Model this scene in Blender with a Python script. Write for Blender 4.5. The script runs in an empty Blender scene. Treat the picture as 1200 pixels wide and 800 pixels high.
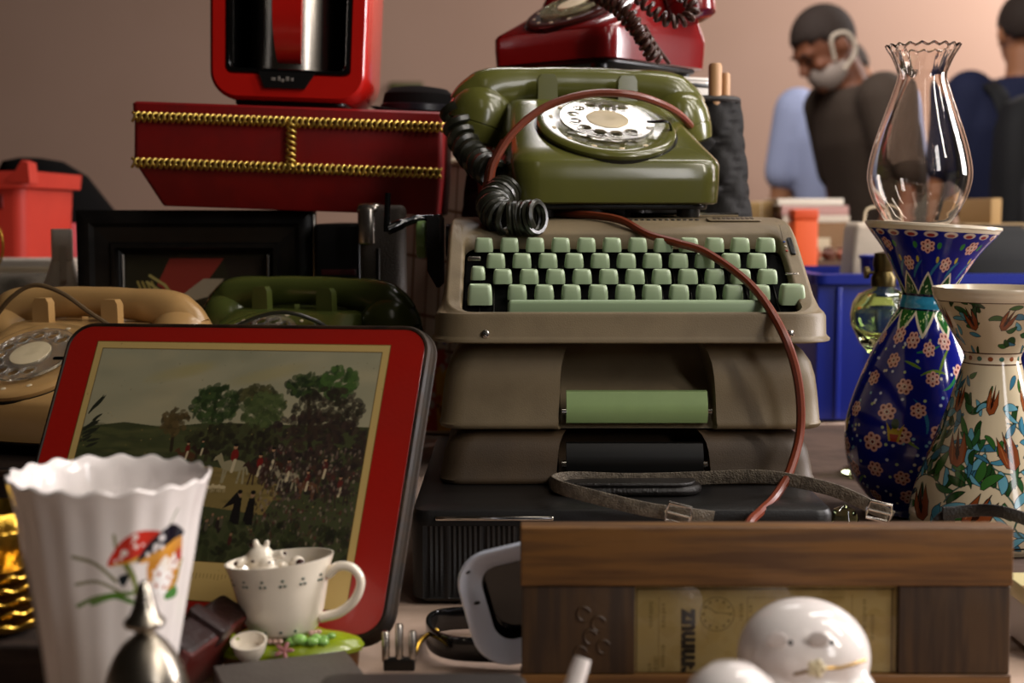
import bpy, bmesh, math, random
import numpy as np
from mathutils import Vector, Matrix
random.seed(7); RNG = np.random.default_rng(7)
C = bpy.context.scene.collection
PI = math.pi
H = 1.04                       # eye height of the camera
TZ = 0.75                      # table top height
TH = math.atan(150/1600)       # downward pitch of the camera
def W(px, py, Y):              # a point of the place at depth Y seen along a line of sight
    u = (px-600)/1600; v = (400-py)/1600
    s = Y/(math.cos(TH)+v*math.sin(TH))
    return Vector((u*s, Y, H+(-math.sin(TH)+v*math.cos(TH))*s))
# ---------------------------------------------------------------- materials
def lin(h):
    h = h.lstrip('#'); c = [int(h[i:i+2], 16)/255 for i in (0, 2, 4)]
    return tuple(x/12.92 if x <= .04045 else ((x+.055)/1.055)**2.4 for x in c)
def mat(name, col, rough=.5, metal=0, var=None, bump=None, coat=0, trans=0, ior=1.45, attr=False, spec=.5, emit=0, wave=None, stretch=None, sheen=0):
    m = bpy.data.materials.new(name); m.use_nodes = True
    nt = m.node_tree; b = nt.nodes['Principled BSDF']
    c = lin(col) if isinstance(col, str) else col
    b.inputs['Base Color'].default_value = (*c, 1)
    b.inputs['Roughness'].default_value = rough; b.inputs['Metallic'].default_value = metal
    b.inputs['Coat Weight'].default_value = coat; b.inputs['Coat Roughness'].default_value = .08
    b.inputs['Transmission Weight'].default_value = trans; b.inputs['IOR'].default_value = ior
    b.inputs['Specular IOR Level'].default_value = spec
    if sheen: b.inputs['Sheen Weight'].default_value = sheen
    L = nt.links.new
    def coords(sc):
        t = nt.nodes.new('ShaderNodeTexCoord'); mp = nt.nodes.new('ShaderNodeMapping')
        mp.inputs['Scale'].default_value = sc if isinstance(sc, tuple) else (sc,)*3
        L(t.outputs['Object'], mp.inputs['Vector']); return mp.outputs['Vector']
    src = None
    if attr:
        a = nt.nodes.new('ShaderNodeAttribute'); a.attribute_name = 'Col'; src = a.outputs['Color']
        L(src, b.inputs['Base Color'])
    if var:
        sc, amt, col2 = var[:3]
        n = nt.nodes.new('ShaderNodeTexNoise'); n.inputs['Scale'].default_value = 1; n.inputs['Detail'].default_value = 6
        L(coords(tuple(x*sc for x in stretch) if stretch else sc), n.inputs['Vector'])
        r = nt.nodes.new('ShaderNodeValToRGB'); r.color_ramp.elements[0].position = .42; r.color_ramp.elements[1].position = .62
        L(n.outputs['Fac'], r.inputs['Fac'])
        mu = nt.nodes.new('ShaderNodeMath'); mu.operation = 'MULTIPLY'; mu.inputs[1].default_value = amt
        L(r.outputs['Color'], mu.inputs[0])
        x = nt.nodes.new('ShaderNodeMix'); x.data_type = 'RGBA'
        L(mu.outputs[0], x.inputs['Factor'])
        if src: L(src, x.inputs['A'])
        else: x.inputs['A'].default_value = (*c, 1)
        x.inputs['B'].default_value = (*lin(col2), 1)
        L(x.outputs['Result'], b.inputs['Base Color'])
        ma = nt.nodes.new('ShaderNodeMath'); ma.operation = 'MULTIPLY_ADD'; ma.inputs[1].default_value = .18*amt; ma.inputs[2].default_value = rough
        L(r.outputs['Color'], ma.inputs[0]); L(ma.outputs[0], b.inputs['Roughness'])
    if bump:
        sc, st = bump
        n = nt.nodes.new('ShaderNodeTexNoise'); n.inputs['Scale'].default_value = 1; n.inputs['Detail'].default_value = 4
        L(coords(sc), n.inputs['Vector'])
        bp = nt.nodes.new('ShaderNodeBump'); bp.inputs['Strength'].default_value = st; bp.inputs['Distance'].default_value = .002
        L(n.outputs['Fac'], bp.inputs['Height']); L(bp.outputs['Normal'], b.inputs['Normal'])
    if emit:
        b.inputs['Emission Color'].default_value = (*c, 1); b.inputs['Emission Strength'].default_value = emit
    return m
def pane(name, tint='#f4f2ec', rough=.02):       # a thin sheet of glass: clear, with the Fresnel mirror of its surface
    m = bpy.data.materials.new(name); m.use_nodes = True; nt = m.node_tree; nt.nodes.clear()
    o = nt.nodes.new('ShaderNodeOutputMaterial'); mx = nt.nodes.new('ShaderNodeMixShader'); t = nt.nodes.new('ShaderNodeBsdfTransparent'); g = nt.nodes.new('ShaderNodeBsdfGlossy'); f = nt.nodes.new('ShaderNodeFresnel')
    t.inputs['Color'].default_value = (*lin(tint), 1); g.inputs['Roughness'].default_value = rough; f.inputs['IOR'].default_value = 1.45
    ge = nt.nodes.new('ShaderNodeNewGeometry'); iv = nt.nodes.new('ShaderNodeMath'); iv.operation = 'SUBTRACT'; iv.inputs[0].default_value = 1; mu = nt.nodes.new('ShaderNodeMath'); mu.operation = 'MULTIPLY'
    nt.links.new(ge.outputs['Backfacing'], iv.inputs[1]); nt.links.new(iv.outputs[0], mu.inputs[0]); nt.links.new(f.outputs[0], mu.inputs[1]); nt.links.new(mu.outputs[0], mx.inputs[0]); nt.links.new(t.outputs[0], mx.inputs[1]); nt.links.new(g.outputs[0], mx.inputs[2]); nt.links.new(mx.outputs[0], o.inputs[0]); return m
# ---------------------------------------------------------------- geometry
def A(v): return np.array(v, dtype=float)
def tf(G, M):
    v, f = G; M = np.array(M); return (v@M[:3, :3].T+M[:3, 3], f)
def mv(G, x=0, y=0, z=0): return (G[0]+A((x, y, z)), G[1])
def rot(G, axis, deg): return tf(G, Matrix.Rotation(math.radians(deg), 4, axis))
def scl(G, x, y, z): return (G[0]*A((x, y, z)), G[1])
def cat(*Gs):
    vs, fs, o = [], [], 0
    for v, f in Gs:
        vs.append(v); fs += [tuple(i+o for i in q) for q in f]; o += len(v)
    return (np.vstack(vs), fs)
def loft(rings, cap0=True, cap1=True, loop=False):
    n = len(rings[0]); k = len(rings); fs = []
    for i in range(k if loop else k-1):
        a, b = i*n, ((i+1) % k)*n
        for j in range(n):
            j2 = (j+1) % n; fs.append((a+j, a+j2, b+j2, b+j))
    if not loop:
        if cap0: fs.append(tuple(range(n-1, -1, -1)))
        if cap1: fs.append(tuple((k-1)*n+j for j in range(n)))
    return (np.vstack([A(r) for r in rings]), fs)
def rr(x0, x1, y0, y1, r, n=5, m=1):       # rounded rectangle, CCW
    r = min(r, (x1-x0)/2-1e-5, (y1-y0)/2-1e-5); r = max(r, 1e-5); o = []
    cs = [(x1-r, y1-r, 0), (x0+r, y1-r, 90), (x0+r, y0+r, 180), (x1-r, y0+r, 270)]
    arcs = [[(cx+r*math.cos(math.radians(a0+90*i/n)), cy+r*math.sin(math.radians(a0+90*i/n))) for i in range(n+1)] for cx, cy, a0 in cs]
    for k in range(4):
        o += arcs[k]; p, q = arcs[k][-1], arcs[(k+1) % 4][0]
        for i in range(1, m): t = i/m; o.append((p[0]+(q[0]-p[0])*t, p[1]+(q[1]-p[1])*t))
    return np.array(o)
def r3(ring2, z):
    return np.column_stack([ring2, np.full(len(ring2), z)]) if np.isscalar(z) else np.column_stack([ring2, z])
def rbox(w, d, h, r=.005, b=.002, n=4, taper=0, m=1):   # box with rounded vertical edges and eased top and bottom, on z=0
    R = []; b = min(b, h/2-1e-5)
    for k in range(4):
        t = k/3*PI/2; i = b*(1-math.sin(t)); R.append((i, b*(1-math.cos(t))))
    rings = []
    for i, z in R: rings.append((i, z))
    for i, z in reversed(R): rings.append((i, h-z))
    return loft([r3(rr(-w/2+i+taper*z/h, w/2-i-taper*z/h, -d/2+i+taper*z/h, d/2-i-taper*z/h, max(r-i, .0004), n, m), z) for i, z in rings])
def lathe(prof, n=48, rmod=None, cap0=True, cap1=True):
    rings = []
    for k, (r, z) in enumerate(prof):
        a = np.arange(n)*2*PI/n; rad = np.full(n, float(r)); zz = np.full(n, float(z))
        if rmod: rad, zz = rmod(a, k, rad, zz)
        rings.append(np.column_stack([rad*np.cos(a), rad*np.sin(a), zz]))
    return loft(rings, cap0, cap1)
def catmull(P, k=8, closed=False):
    P = [A(p) for p in P]; n = len(P); o = []
    for i in range(n if closed else n-1):
        p0 = P[i-1] if (i > 0 or closed) else 2*P[0]-P[1]; p1 = P[i]; p2 = P[(i+1) % n]
        p3 = P[(i+2) % n] if (i+2 < n or closed) else 2*P[-1]-P[-2]
        for j in range(k):
            t = j/k; o.append(.5*((2*p1)+(-p0+p2)*t+(2*p0-5*p1+4*p2-p3)*t*t+(-p0+3*p1-3*p2+p3)*t**3))
    if not closed: o.append(P[-1])
    return np.array(o)
def frames(P, closed=False, up=None):
    P = np.array(P); n = len(P); T = np.gradient(P, axis=0) if not closed else (np.roll(P, -1, 0)-np.roll(P, 1, 0))
    T /= np.linalg.norm(T, axis=1)[:, None]+1e-12
    if up is not None:
        U = A(up)
        Ns = [np.cross(t, U) for t in T]; Ns = np.array([x/(np.linalg.norm(x)+1e-9) for x in Ns]); return T, Ns, np.cross(Ns, T)
    v = A((0, 0, 1)) if abs(T[0][2]) < .9 else A((1, 0, 0))
    N = np.cross(T[0], v); N /= np.linalg.norm(N); Ns = [N]
    for i in range(1, n):
        a = np.cross(T[i-1], T[i]); s = np.linalg.norm(a)
        if s > 1e-9:
            M = np.array(Matrix.Rotation(math.atan2(s, float(T[i-1]@T[i])), 3, Vector(a/s))); N = M@N
        N = N-(N@T[i])*T[i]; N /= np.linalg.norm(N); Ns.append(N)
    Ns = np.array(Ns); return T, Ns, np.cross(T, Ns)
def tube(P, r, n=8, closed=False, rx=1, ry=1, up=None):
    P = np.array([A(p) for p in P]); T, N, B = frames(P, closed, up); R = r if hasattr(r, '__len__') else [r]*len(P)
    a = np.arange(n)*2*PI/n
    return loft([P[i]+R[i]*(np.outer(np.cos(a)*rx, N[i])+np.outer(np.sin(a)*ry, B[i])) for i in range(len(P))], loop=closed)
def ribbon(P, w, t, up=(0, 0, 1), closed=False, n=2):     # flat strap: width w along up, thickness t
    P = np.array([A(p) for p in P]); T, N, B = frames(P, closed, up)
    cs = rr(-t/2, t/2, -w/2, w/2, min(t, w)*.35, n)
    return loft([P[i]+np.outer(cs[:, 0], N[i])+np.outer(cs[:, 1], B[i]) for i in range(len(P))], loop=closed)
def resample(P, m):
    P = np.array(P); d = np.r_[0, np.cumsum(np.linalg.norm(np.diff(P, axis=0), axis=1))]; s = np.linspace(0, d[-1], m)
    return np.column_stack([np.interp(s, d, P[:, k]) for k in range(3)])
def coil(P, R, r, turns, k=14, n=6):
    Q = resample(catmull(P, 12), turns*k+1); T, N, B = frames(Q); a = np.arange(len(Q))*2*PI/k
    return tube(Q+R*(np.cos(a)[:, None]*N+np.sin(a)[:, None]*B), r, n)
def prism(out, y0, y1):                    # outline in xz extruded along y
    n = len(out); v = np.array([(x, y0, z) for x, z in out]+[(x, y1, z) for x, z in out])
    f = [tuple(range(n)), tuple(range(2*n-1, n-1, -1))]+[(i, i+n, (i+1) % n+n, (i+1) % n) for i in range(n)]
    return (v, f)
def ell(rx, ry, rz, n=24, m=14):
    rings = []
    for k in range(1, m):
        t = PI*k/m; a = np.arange(n)*2*PI/n
        rings.append(np.column_stack([rx*math.sin(t)*np.cos(a), ry*math.sin(t)*np.sin(a), np.full(n, -rz*math.cos(t))]))
    return loft(rings)
def limb(p0, r0, p1, r1, n=14, e=4):       # tapered capsule
    p0, p1 = A(p0), A(p1); d = p1-p0; L = np.linalg.norm(d); d /= L; P, R = [], []
    for k in range(e+1):
        t = PI/2*(1-k/e)*.97; P.append(p0-d*r0*math.sin(t)); R.append(r0*math.cos(t))
    for k in range(e+1):
        t = PI/2*k/e*.97; P.append(p1+d*r1*math.sin(t)); R.append(r1*math.cos(t))
    return tube(P, R, n)
# ---------------------------------------------------------------- objects
def obj(name, G, m, parent=None, loc=None, rot=None, sharp=38, flat=False):
    if isinstance(G, list): G = cat(*G)
    v, f = G; me = bpy.data.meshes.new(name); me.from_pydata([tuple(x) for x in v], [], [tuple(q) for q in f])
    bm = bmesh.new(); bm.from_mesh(me); bmesh.ops.recalc_face_normals(bm, faces=bm.faces); bm.to_mesh(me); bm.free()
    if not flat:
        me.shade_smooth(); me.set_sharp_from_angle(angle=math.radians(sharp))
    me.materials.append(m); o = bpy.data.objects.new(name, me); C.objects.link(o)
    if parent: o.parent = parent
    if loc is not None: o.location = loc
    if rot is not None: o.rotation_euler = [math.radians(a) for a in rot]
    return o
def tag(o, label, cat_, group=None):
    o['label'] = label; o['category'] = cat_
    if group: o['group'] = group
    return o
def thing(name, label, cat_, loc=(0, 0, 0), rot=(0, 0, 0), group=None):
    o = bpy.data.objects.new(name, None); C.objects.link(o); o.empty_display_size = .02
    o.location = loc; o.rotation_euler = [math.radians(a) for a in rot]; return tag(o, label, cat_, group)
def struct(name, G, m):
    o = obj(name, G, m); o['kind'] = 'structure'; return o
def remesh(o, vox, it=4):
    r = o.modifiers.new('remesh', 'REMESH'); r.mode = 'VOXEL'; r.voxel_size = vox; r.use_smooth_shade = True
    s = o.modifiers.new('smooth', 'SMOOTH'); s.factor = .5; s.iterations = it; return o
# ---------------------------------------------------------------- painting (patterns of glazes and prints, and reflections in the frame glass)
class Canvas:
    def __init__(s, w, h, bg, wrap=False):
        s.w, s.h, s.wrap = w, h, wrap; s.a = np.zeros((h, w, 3)); s.a[:] = lin(bg) if isinstance(bg, str) else bg
        s.X, s.Y = np.meshgrid(np.arange(w)+.5, np.arange(h)+.5)
    def _blend(s, sl, mask, c, al=1):
        c = A(lin(c)) if isinstance(c, str) else A(c); m = np.clip(mask, 0, 1)[..., None]*al
        s.a[sl] = s.a[sl]*(1-m)+c*m
    def box(s, x0, x1, y0, y1):
        return (slice(max(0, int(y0)), max(0, min(s.h, int(y1)+1))), slice(max(0, int(x0)), max(0, min(s.w, int(x1)+1))))
    def _rep(s, x0, x1):
        return (0, s.w, -s.w) if s.wrap and (x0 < 0 or x1 > s.w) else (0,)
    def ell(s, cx, cy, rx, ry, c, ang=0, al=1, soft=1.):
        R = max(rx, ry)+soft+1
        for d in s._rep(cx-R, cx+R):
            x = cx+d; sl = s.box(x-R, x+R, cy-R, cy+R); X = s.X[sl]-x; Y = s.Y[sl]-cy
            if X.size == 0: continue
            ca, sa = math.cos(ang), math.sin(ang); q = np.sqrt(((X*ca+Y*sa)/rx)**2+((-X*sa+Y*ca)/ry)**2)
            s._blend(sl, (1-q)*min(rx, ry)/soft+.5, c, al)
    def poly(s, P, c, al=1, line=None, lc='#000000'):
        P = np.array(P, float)
        for d in s._rep(P[:, 0].min(), P[:, 0].max()):
            Q = P+(d, 0); sl = s.box(Q[:, 0].min()-1, Q[:, 0].max()+1, Q[:, 1].min()-1, Q[:, 1].max()+1); X = s.X[sl]; Y = s.Y[sl]
            if X.size == 0: continue
            ins = np.zeros(X.shape, bool)
            for i in range(len(Q)):
                x1, y1 = Q[i]; x2, y2 = Q[i-1]
                if y1 == y2: continue
                ins ^= ((y1 > Y) != (y2 > Y)) & (X < (x2-x1)*(Y-y1)/(y2-y1)+x1)
            s._blend(sl, ins.astype(float), c, al)
        if line: s.line(np.vstack([P, P[:1]]), line, lc)
    def line(s, P, w, c, al=1):
        P = np.array(P, float)
        for i in range(len(P)-1):
            p, q = P[i], P[i+1]; lo = np.minimum(p, q)-w-1; hi = np.maximum(p, q)+w+1
            for d in s._rep(lo[0], hi[0]):
                sl = s.box(lo[0]+d, hi[0]+d, lo[1], hi[1]); X = s.X[sl]-p[0]-d; Y = s.Y[sl]-p[1]
                if X.size == 0: continue
                v = q-p; L = v@v+1e-9; t = np.clip((X*v[0]+Y*v[1])/L, 0, 1); dd = np.hypot(X-t*v[0], Y-t*v[1])
                s._blend(sl, w/2-dd+.5, c, al)
    def leaf(s, x, y, L, ang, w, bend, c, lc=None, lw=1.2, k=12):
        a, b = [], []; px, py = x, y; an = ang
        for i in range(k+1):
            t = i/k; wd = w*math.sin(PI*min(1, t*.92+.08))**.8*(1 if i < k else 0); nx, ny = -math.sin(an), math.cos(an)
            a.append((px+nx*wd, py+ny*wd)); b.append((px-nx*wd, py-ny*wd)); an += bend/k; px += L/k*math.cos(an); py += L/k*math.sin(an)
        s.poly(a+b[::-1], c, 1, lw if lc else None, lc or '#000000')
        return px, py
    def speck(s, n, box, cols, r=(1, 2), al=.8, stretch=1):
        x0, x1, y0, y1 = box
        for i in range(n):
            rr_ = random.uniform(*r); s.ell(random.uniform(x0, x1), random.uniform(y0, y1), rr_, rr_*stretch, random.choice(cols), random.uniform(0, 3), al)
def painted(name, V, cv, m, parent=None, wrap=False, **k):
    """a surface grid V[h][w] whose glaze or print colours come from the canvas, one vertex to each dab"""
    h, w = V.shape[:2]; idx = np.arange(h*w).reshape(h, w)
    a = idx[:-1, :] if wrap else idx[:-1, :-1]; b = np.roll(idx, -1, 1)[:-1, :] if wrap else idx[:-1, 1:]
    c = np.roll(idx, -1, 1)[1:, :] if wrap else idx[1:, 1:]; d = idx[1:, :] if wrap else idx[1:, :-1]
    F = np.stack([a, b, c, d], -1).reshape(-1, 4)[:, ::-1]; n = len(F)
    me = bpy.data.meshes.new(name); me.vertices.add(h*w); me.vertices.foreach_set('co', V.reshape(-1).astype(np.float32))
    me.loops.add(n*4); me.loops.foreach_set('vertex_index', F.reshape(-1).astype(np.int32))
    me.polygons.add(n); me.polygons.foreach_set('loop_start', np.arange(n, dtype=np.int32)*4)
    me.update(calc_edges=True); me.validate()
    at = me.color_attributes.new('Col', 'FLOAT_COLOR', 'POINT')
    at.data.foreach_set('color', np.concatenate([cv.a.reshape(-1, 3), np.ones((h*w, 1))], 1).reshape(-1).astype(np.float32))
    me.shade_smooth(); me.materials.append(m); o = bpy.data.objects.new(name, me); C.objects.link(o)
    if parent: o.parent = parent
    return o
def lathe_grid(prof, h, w, start=-PI/2):    # smooth profile (top to bottom) turned into a grid for painting; u runs with the angle
    P = catmull([(r, z, 0) for r, z in prof], 10); P = resample(P, h); a = start+np.arange(w)*2*PI/w
    V = np.zeros((h, w, 3)); V[..., 0] = P[:, :1]*np.cos(a); V[..., 1] = P[:, :1]*np.sin(a); V[..., 2] = P[:, 1:2]
    return V, P
# ================================================================ materials
M_pane = pane('window_glass')
M_taupe = mat('taupe_enamel', '#77684f', .45, var=(18, .45, '#584a35'), bump=(900, .12))
M_taupe_d = mat('dark_taupe_enamel', '#4a3a28', .5, var=(18, .5, '#2f2417'), bump=(900, .12))
M_key = mat('pale_green_plastic', '#9fb08f', .32, var=(60, .25, '#889a78'))
M_keyh = mat('green_handle_plastic', '#8ba36c', .35, var=(40, .3, '#7a925f'))
M_black = mat('black_plastic', '#0c0b0b', .35)
M_blackg = mat('glossy_black', '#080808', .12, coat=.5)
M_well = mat('dark_key_well', '#040404', .9, spec=.1)
M_leather = mat('black_leather', '#15110f', .42, bump=(500, .5), var=(40, .4, '#221b17'))
M_steel = mat('steel', '#b8b0a6', .25, 1)
M_chrome = mat('chrome', '#d8d4cc', .1, 1)
M_darkmetal = mat('dark_metal', '#2a2724', .35, .8)
M_gold = mat('gold_metal', '#c39a3c', .28, 1, bump=(300, .3))
M_red = mat('red_enamel', '#a3140f', .38, var=(8, .3, '#8c0f0b'))
M_cream = mat('cream_paper', '#cdbb9d', .7)
M_white = mat('white_porcelain', '#e4dcd8', .15, coat=.3)
M_olive = mat('olive_plastic', '#535324', .22, coat=.3, var=(25, .25, '#48481f'))
M_olive_d = mat('dark_olive_plastic', '#464d22', .25, coat=.25)
M_beige = mat('beige_plastic', '#b08a58', .3, coat=.2, var=(14, .3, '#9c7847'))
M_redp = mat('red_telephone_plastic', '#6a0f10', .2, coat=.4)
M_coil = mat('dark_coiled_rubber', '#23231a', .3, spec=.6)
M_coilbrown = mat('brown_coiled_rubber', '#3a2018', .35)
M_cordbrown = mat('brown_flex', '#6b2d18', .38)
M_clear = mat('clear_plastic', '#f4f0e8', .06, trans=.93, ior=1.5, spec=.8, coat=.15)
M_glass = mat('clear_glass', '#fbf6f2', .01, trans=1, ior=1.46)
M_greenglass = mat('greenish_glass', '#dcebb4', .03, trans=1, ior=1.4)
M_ivory = mat('ivory_card', '#c9b897', .5, var=(60, .4, '#a89878'))
M_wood = mat('brown_wood', '#6e4a22', .45, var=(30, .8, '#452a10'), stretch=(.35, 3, 5), bump=(60, .25))
M_woodv = mat('dark_brown_wood', '#402b15', .5, var=(30, .8, '#25160a'), stretch=(5, 3, .4), bump=(60, .3))
M_cloth = mat('table_cloth_linen', '#b39a88', .85, var=(9, .6, '#8a7262'), bump=(40, .6))

def at(px, py, Y): return tuple(W(px, py, Y))
# ================================================================ room
wallm = mat('wall_paint', '#b0917f', .85, var=(1.3, .25, '#a48571'))
G = rbox(16, .2, 3.4, .01, .01); struct('wall_back', mv(G, 0, 6.3, 0), wallm)
struct('floor', mv(rbox(16, 9, .1, .01, .01), 0, 2.5, -.1), mat('floor_tiles', '#6d5d50', .6, var=(3, .5, '#59493d')))
# ================================================================ tables
t = thing('market_table', 'long market table under the typewriter, covered by a pale pinkish cloth', 'table', (0.05, 1.32, 0))
wt = mat('table_wood', '#54402f', .6)
obj('table_top', mv(rbox(2.9, 1.75, .03, .01, .004), 0, 0, .715), wt, t)
for sx in (-1, 1):
    for sy in (-1, 1): obj('leg', mv(rbox(.06, .06, .715, .01, .003), sx*1.36, sy*.78, 0), wt, t)
# cloth with soft wrinkles
n = 90; xs = np.linspace(-1.38, 1.48, n); ys = np.linspace(.44, 2.2, n); Xg, Yg = np.meshgrid(xs, ys)
Zg = .7474+.0011*np.sin(Xg*37+Yg*11)*np.sin(Yg*29-Xg*7)+.0007*np.sin(Xg*90+Yg*63)
top = np.stack([Xg, Yg, Zg], -1); bot = top.copy(); bot[..., 2] = .7455
ids = np.arange(n*n).reshape(n, n); F = [(ids[i, j], ids[i, j+1], ids[i+1, j+1], ids[i+1, j]) for i in range(n-1) for j in range(n-1)]
tag(obj('tablecloth', (top.reshape(-1, 3), F), M_cloth), 'pale pinkish cloth spread over the market table', 'tablecloth')
# ================================================================ black suitcase at the bottom of the central stack
SX0, SX1, SY = -.075, .2405, 1.0
sw = SX1-SX0
t = thing('black_suitcase', 'black suitcase with a ribbed front and chrome strip, lowest of the typewriter stack', 'suitcase', ((SX0+SX1)/2, SY, TZ))
ring = rr(-sw/2, sw/2, 0, .34, .012, 5, 150)
def ribs(z, amp, i=0):
    R = rr(-sw/2+i, sw/2-i, i, .34-i, .012, 5, 150).copy()
    f = (R[:, 1] < i+1e-4); R[f, 1] += amp*(.5+.5*np.sign(np.sin(R[f, 0]*2*PI/.0042))); return r3(R, z)
obj('body', loft([ribs(0, 0, .003), ribs(.003, 0), ribs(.004, .0014), ribs(.058, .0014), ribs(.0585, 0), ribs(.066, 0), ribs(.0695, 0, .0015), ribs(.0715, 0, .006), ribs(.072, 0, .02)]), mat('black_ribbed_shell', '#12100f', .4, bump=(700, .15)), t)
obj('chrome_strip', mv(rbox(.088, .003, .0035, .001, .001), -sw/2+.062, -.0008, .0625), M_chrome, t)
obj('clasp', mv(rbox(.03, .006, .03, .004, .002), .08, -.002, .03), M_darkmetal, t)
# ================================================================ typewriter cases
def notch_case(name, label, x0, x1, Y, z0, h, d, body_m, handle_m, nx0, nx1, hz0, hz1, top_in, group=None, seam=True):
    w = x1-x0; t = thing(name, label, 'typewriter case', ((x0+x1)/2, Y, z0), group=group); cx = (x0+x1)/2
    a, b = nx0-cx, nx1-cx
    B0 = rr(-w/2, w/2, 0, d, .018, 8, 120); f = (B0[:, 1] < 1e-4) & (B0[:, 0] > a) & (B0[:, 0] < b)
    def ring(z, inset, depth):
        R = rr(-w/2+inset, w/2-inset, inset*.8, d, .018, 8, 120).copy()
        R[f, 1] += depth; return r3(R, z)
    dp = lambda u: .012+.03*u
    rings = [ring(0, .002, .006), ring(.001, 0, .008), ring(.004, -.0012, dp(0)), ring(.006, 0, dp(.05)), ring(h*.4, .002, dp(.3)), ring(h*.6, .004, dp(.9)), ring(h*.75, .007, dp(1)), ring(h*.88, .013, dp(1)), ring(h*.95, .019, dp(1)), ring(h, .03, dp(.8))]
    obj('body', loft(rings), body_m, t, sharp=50)
    # handle: a half-round grip leaf tilted in its recess
    L = b-a-.012; hh = hz1-hz0; prof = [(0, 0), (-.006, .0015), (-.0095, hh*.35), (-.0085, hh*.65), (-.003, hh*.98), (.002, hh), (.003, hh*.9), (-.002, hh*.5), (.004, .003)]
    hx = (a+b)/2
    g = loft([np.array([(hx-L/2+L*s, y, z) for y, z in prof]) for s in np.linspace(0, 1, 6)])
    hd = obj('handle', mv(g, 0, .006, hz0), handle_m, t)
    for s in (-1, 1): obj('hinge_pin', tf(lathe([(.0, -.002), (.003, -.002), (.003, .002), (0, .002)], 12, cap0=False, cap1=False), Matrix.Translation((hx+s*(L/2+.0015), .001, hz0+hh*.4)) @ Matrix.Rotation(PI/2, 4, 'Y')), M_chrome, t)
    return t
Z1 = TZ+.072; Z2 = .8665; Z3 = .937
def X(px, py, Y): return W(px, py, Y).x
notch_case('typewriter_case', 'dark typewriter case with a black handle, second from the bottom of the stack', X(515, 530, 1.085), X(958, 530, 1.085), 1.085, Z1, Z2-Z1, .3, M_taupe_d, mat('black_handle_plastic', '#0c0b0a', .38), X(655, 530, 1.085), X(833, 530, 1.085), .006, .034, .0)
notch_case('typewriter_case', 'taupe typewriter case with a pale green handle, directly under the typewriter', X(515, 480, 1.09), X(966, 480, 1.09), 1.09, Z2, Z3-Z2, .3, M_taupe, M_keyh, X(655, 470, 1.09), X(838, 470, 1.09), .004, .031, .0)
# ================================================================ typewriter
TWX = X(742, 400, 1.08); TWY = 1.08
t = TW = thing('typewriter', 'taupe portable typewriter with pale green keys, on top of two cases', 'typewriter', (TWX, TWY, Z3))
yk = [0, .012, .03, .06, .118, .135, .16, .2, .3]; zk = [.024, .0245, .031, .05, .0855, .0925, .097, .099, .0995]
surf = lambda y: np.interp(y, yk, zk)
m = 26; n = 6
def tr(hw, yf, yb, r, zf): R = rr(-hw, hw, yf, yb, r, n, m); return R, zf(R)
inner = rr(-.137, .137, .0115, .119, .012, n, m); outer = rr(-.149, .149, .0065, .3, .03, n, m)
rings = [r3(inner, surf(inner[:, 1])-.014), r3(inner, surf(inner[:, 1])-.002)]
inn2 = rr(-.1385, .1385, .0105, .1205, .0135, n, m); rings.append(r3(inn2, surf(inn2[:, 1])))
for s in np.linspace(.15, 1, 9): R = inn2*(1-s)+outer*s; rings.append(r3(R, surf(R[:, 1])))
for inset, dz in ((.0012, .001), (.003, .004)):
    R = rr(-.149-inset, .149+inset, .0065-inset*.6, .3+inset, .03, n, m); rings.append(r3(R, np.maximum(surf(R[:, 1])-dz, .0232)))
R = rr(-.1545, .1545, .003, .3035, .03, n, m); rings.append(r3(R, np.minimum(surf(R[:, 1])-.004, .030)*0+np.minimum(np.maximum(surf(R[:, 1])-.006, .0225), .03)))
for hw, yf, z in ((.1575, .0012, .0235), (.159, .0003, .0205), (.1595, 0, .006), (.1605, -.0008, .0045), (.162, -.002, .003), (.162, -.002, .001), (.160, 0, 0)):
    R = rr(-hw, hw, yf, .305, .03, n, m); rings.append(r3(R, z))
obj('body', loft(rings, cap0=False, cap1=True), M_taupe, t, sharp=50)
obj('key_well', [mv(rbox(.272, .106, .02, .01, .002), 0, .065, .002), tf(mv(rbox(.272, .115, .006, .01, .001), 0, .0575, 0), Matrix.Translation((0, .014, .004)) @ Matrix.Rotation(math.radians(31), 4, 'X'))], M_well, t)
def key(w, d, h):
    r = []
    for z, i, rad in ((0, .0002, .003), (h*.2, 0, .0035), (h*.55, .0003, .0035), (h*.85, .0008, .0035), (h*.96, .0014, .0035), (h, .0022, .003)):
        r.append(r3(rr(-w/2+i, w/2-i, -d/2+i, d/2-i, rad, 4, 1), z))
    r.append(r3(rr(-w/2+.004, w/2-.004, -d/2+.004, d/2-.004, .002, 4, 1), h-.0012)); return loft(r)
first = None
KG = key(.0162, .0145, .0118)
rows = [(567, 30.0, 12, 286.5, .103), (581, 30.55, 11, 305, .0837), (589, 31, 11, 323.5, .0643), (606, 31.6, 10, 342, .045)]
for x0, dx, cnt, py, ly in rows:
    for k in range(cnt):
        p = W(x0+dx*k, py, TWY+ly)
        loc = (p.x-TWX, ly, p.z-Z3-.006)
        if first is None: first = obj('key', KG, M_key, t, loc, (3, 0, 0)); continue
        c = first.copy(); C.objects.link(c); c.location = loc
p = W(560, 319, TWY+.066); obj('key', key(.0125, .0125, .011), M_key, t, (p.x-TWX, .066, p.z-Z3-.006), (3, 0, 0))
for px in (562.5, 928): p = W(px, 345, TWY+.042); obj('shift_key', key(.0205, .016, .0165), M_key, t, (p.x-TWX, .042, p.z-Z3-.008), (3, 0, 0))
p0 = W(594, 360, TWY+.024); p1 = W(903, 360, TWY+.024)
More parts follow.
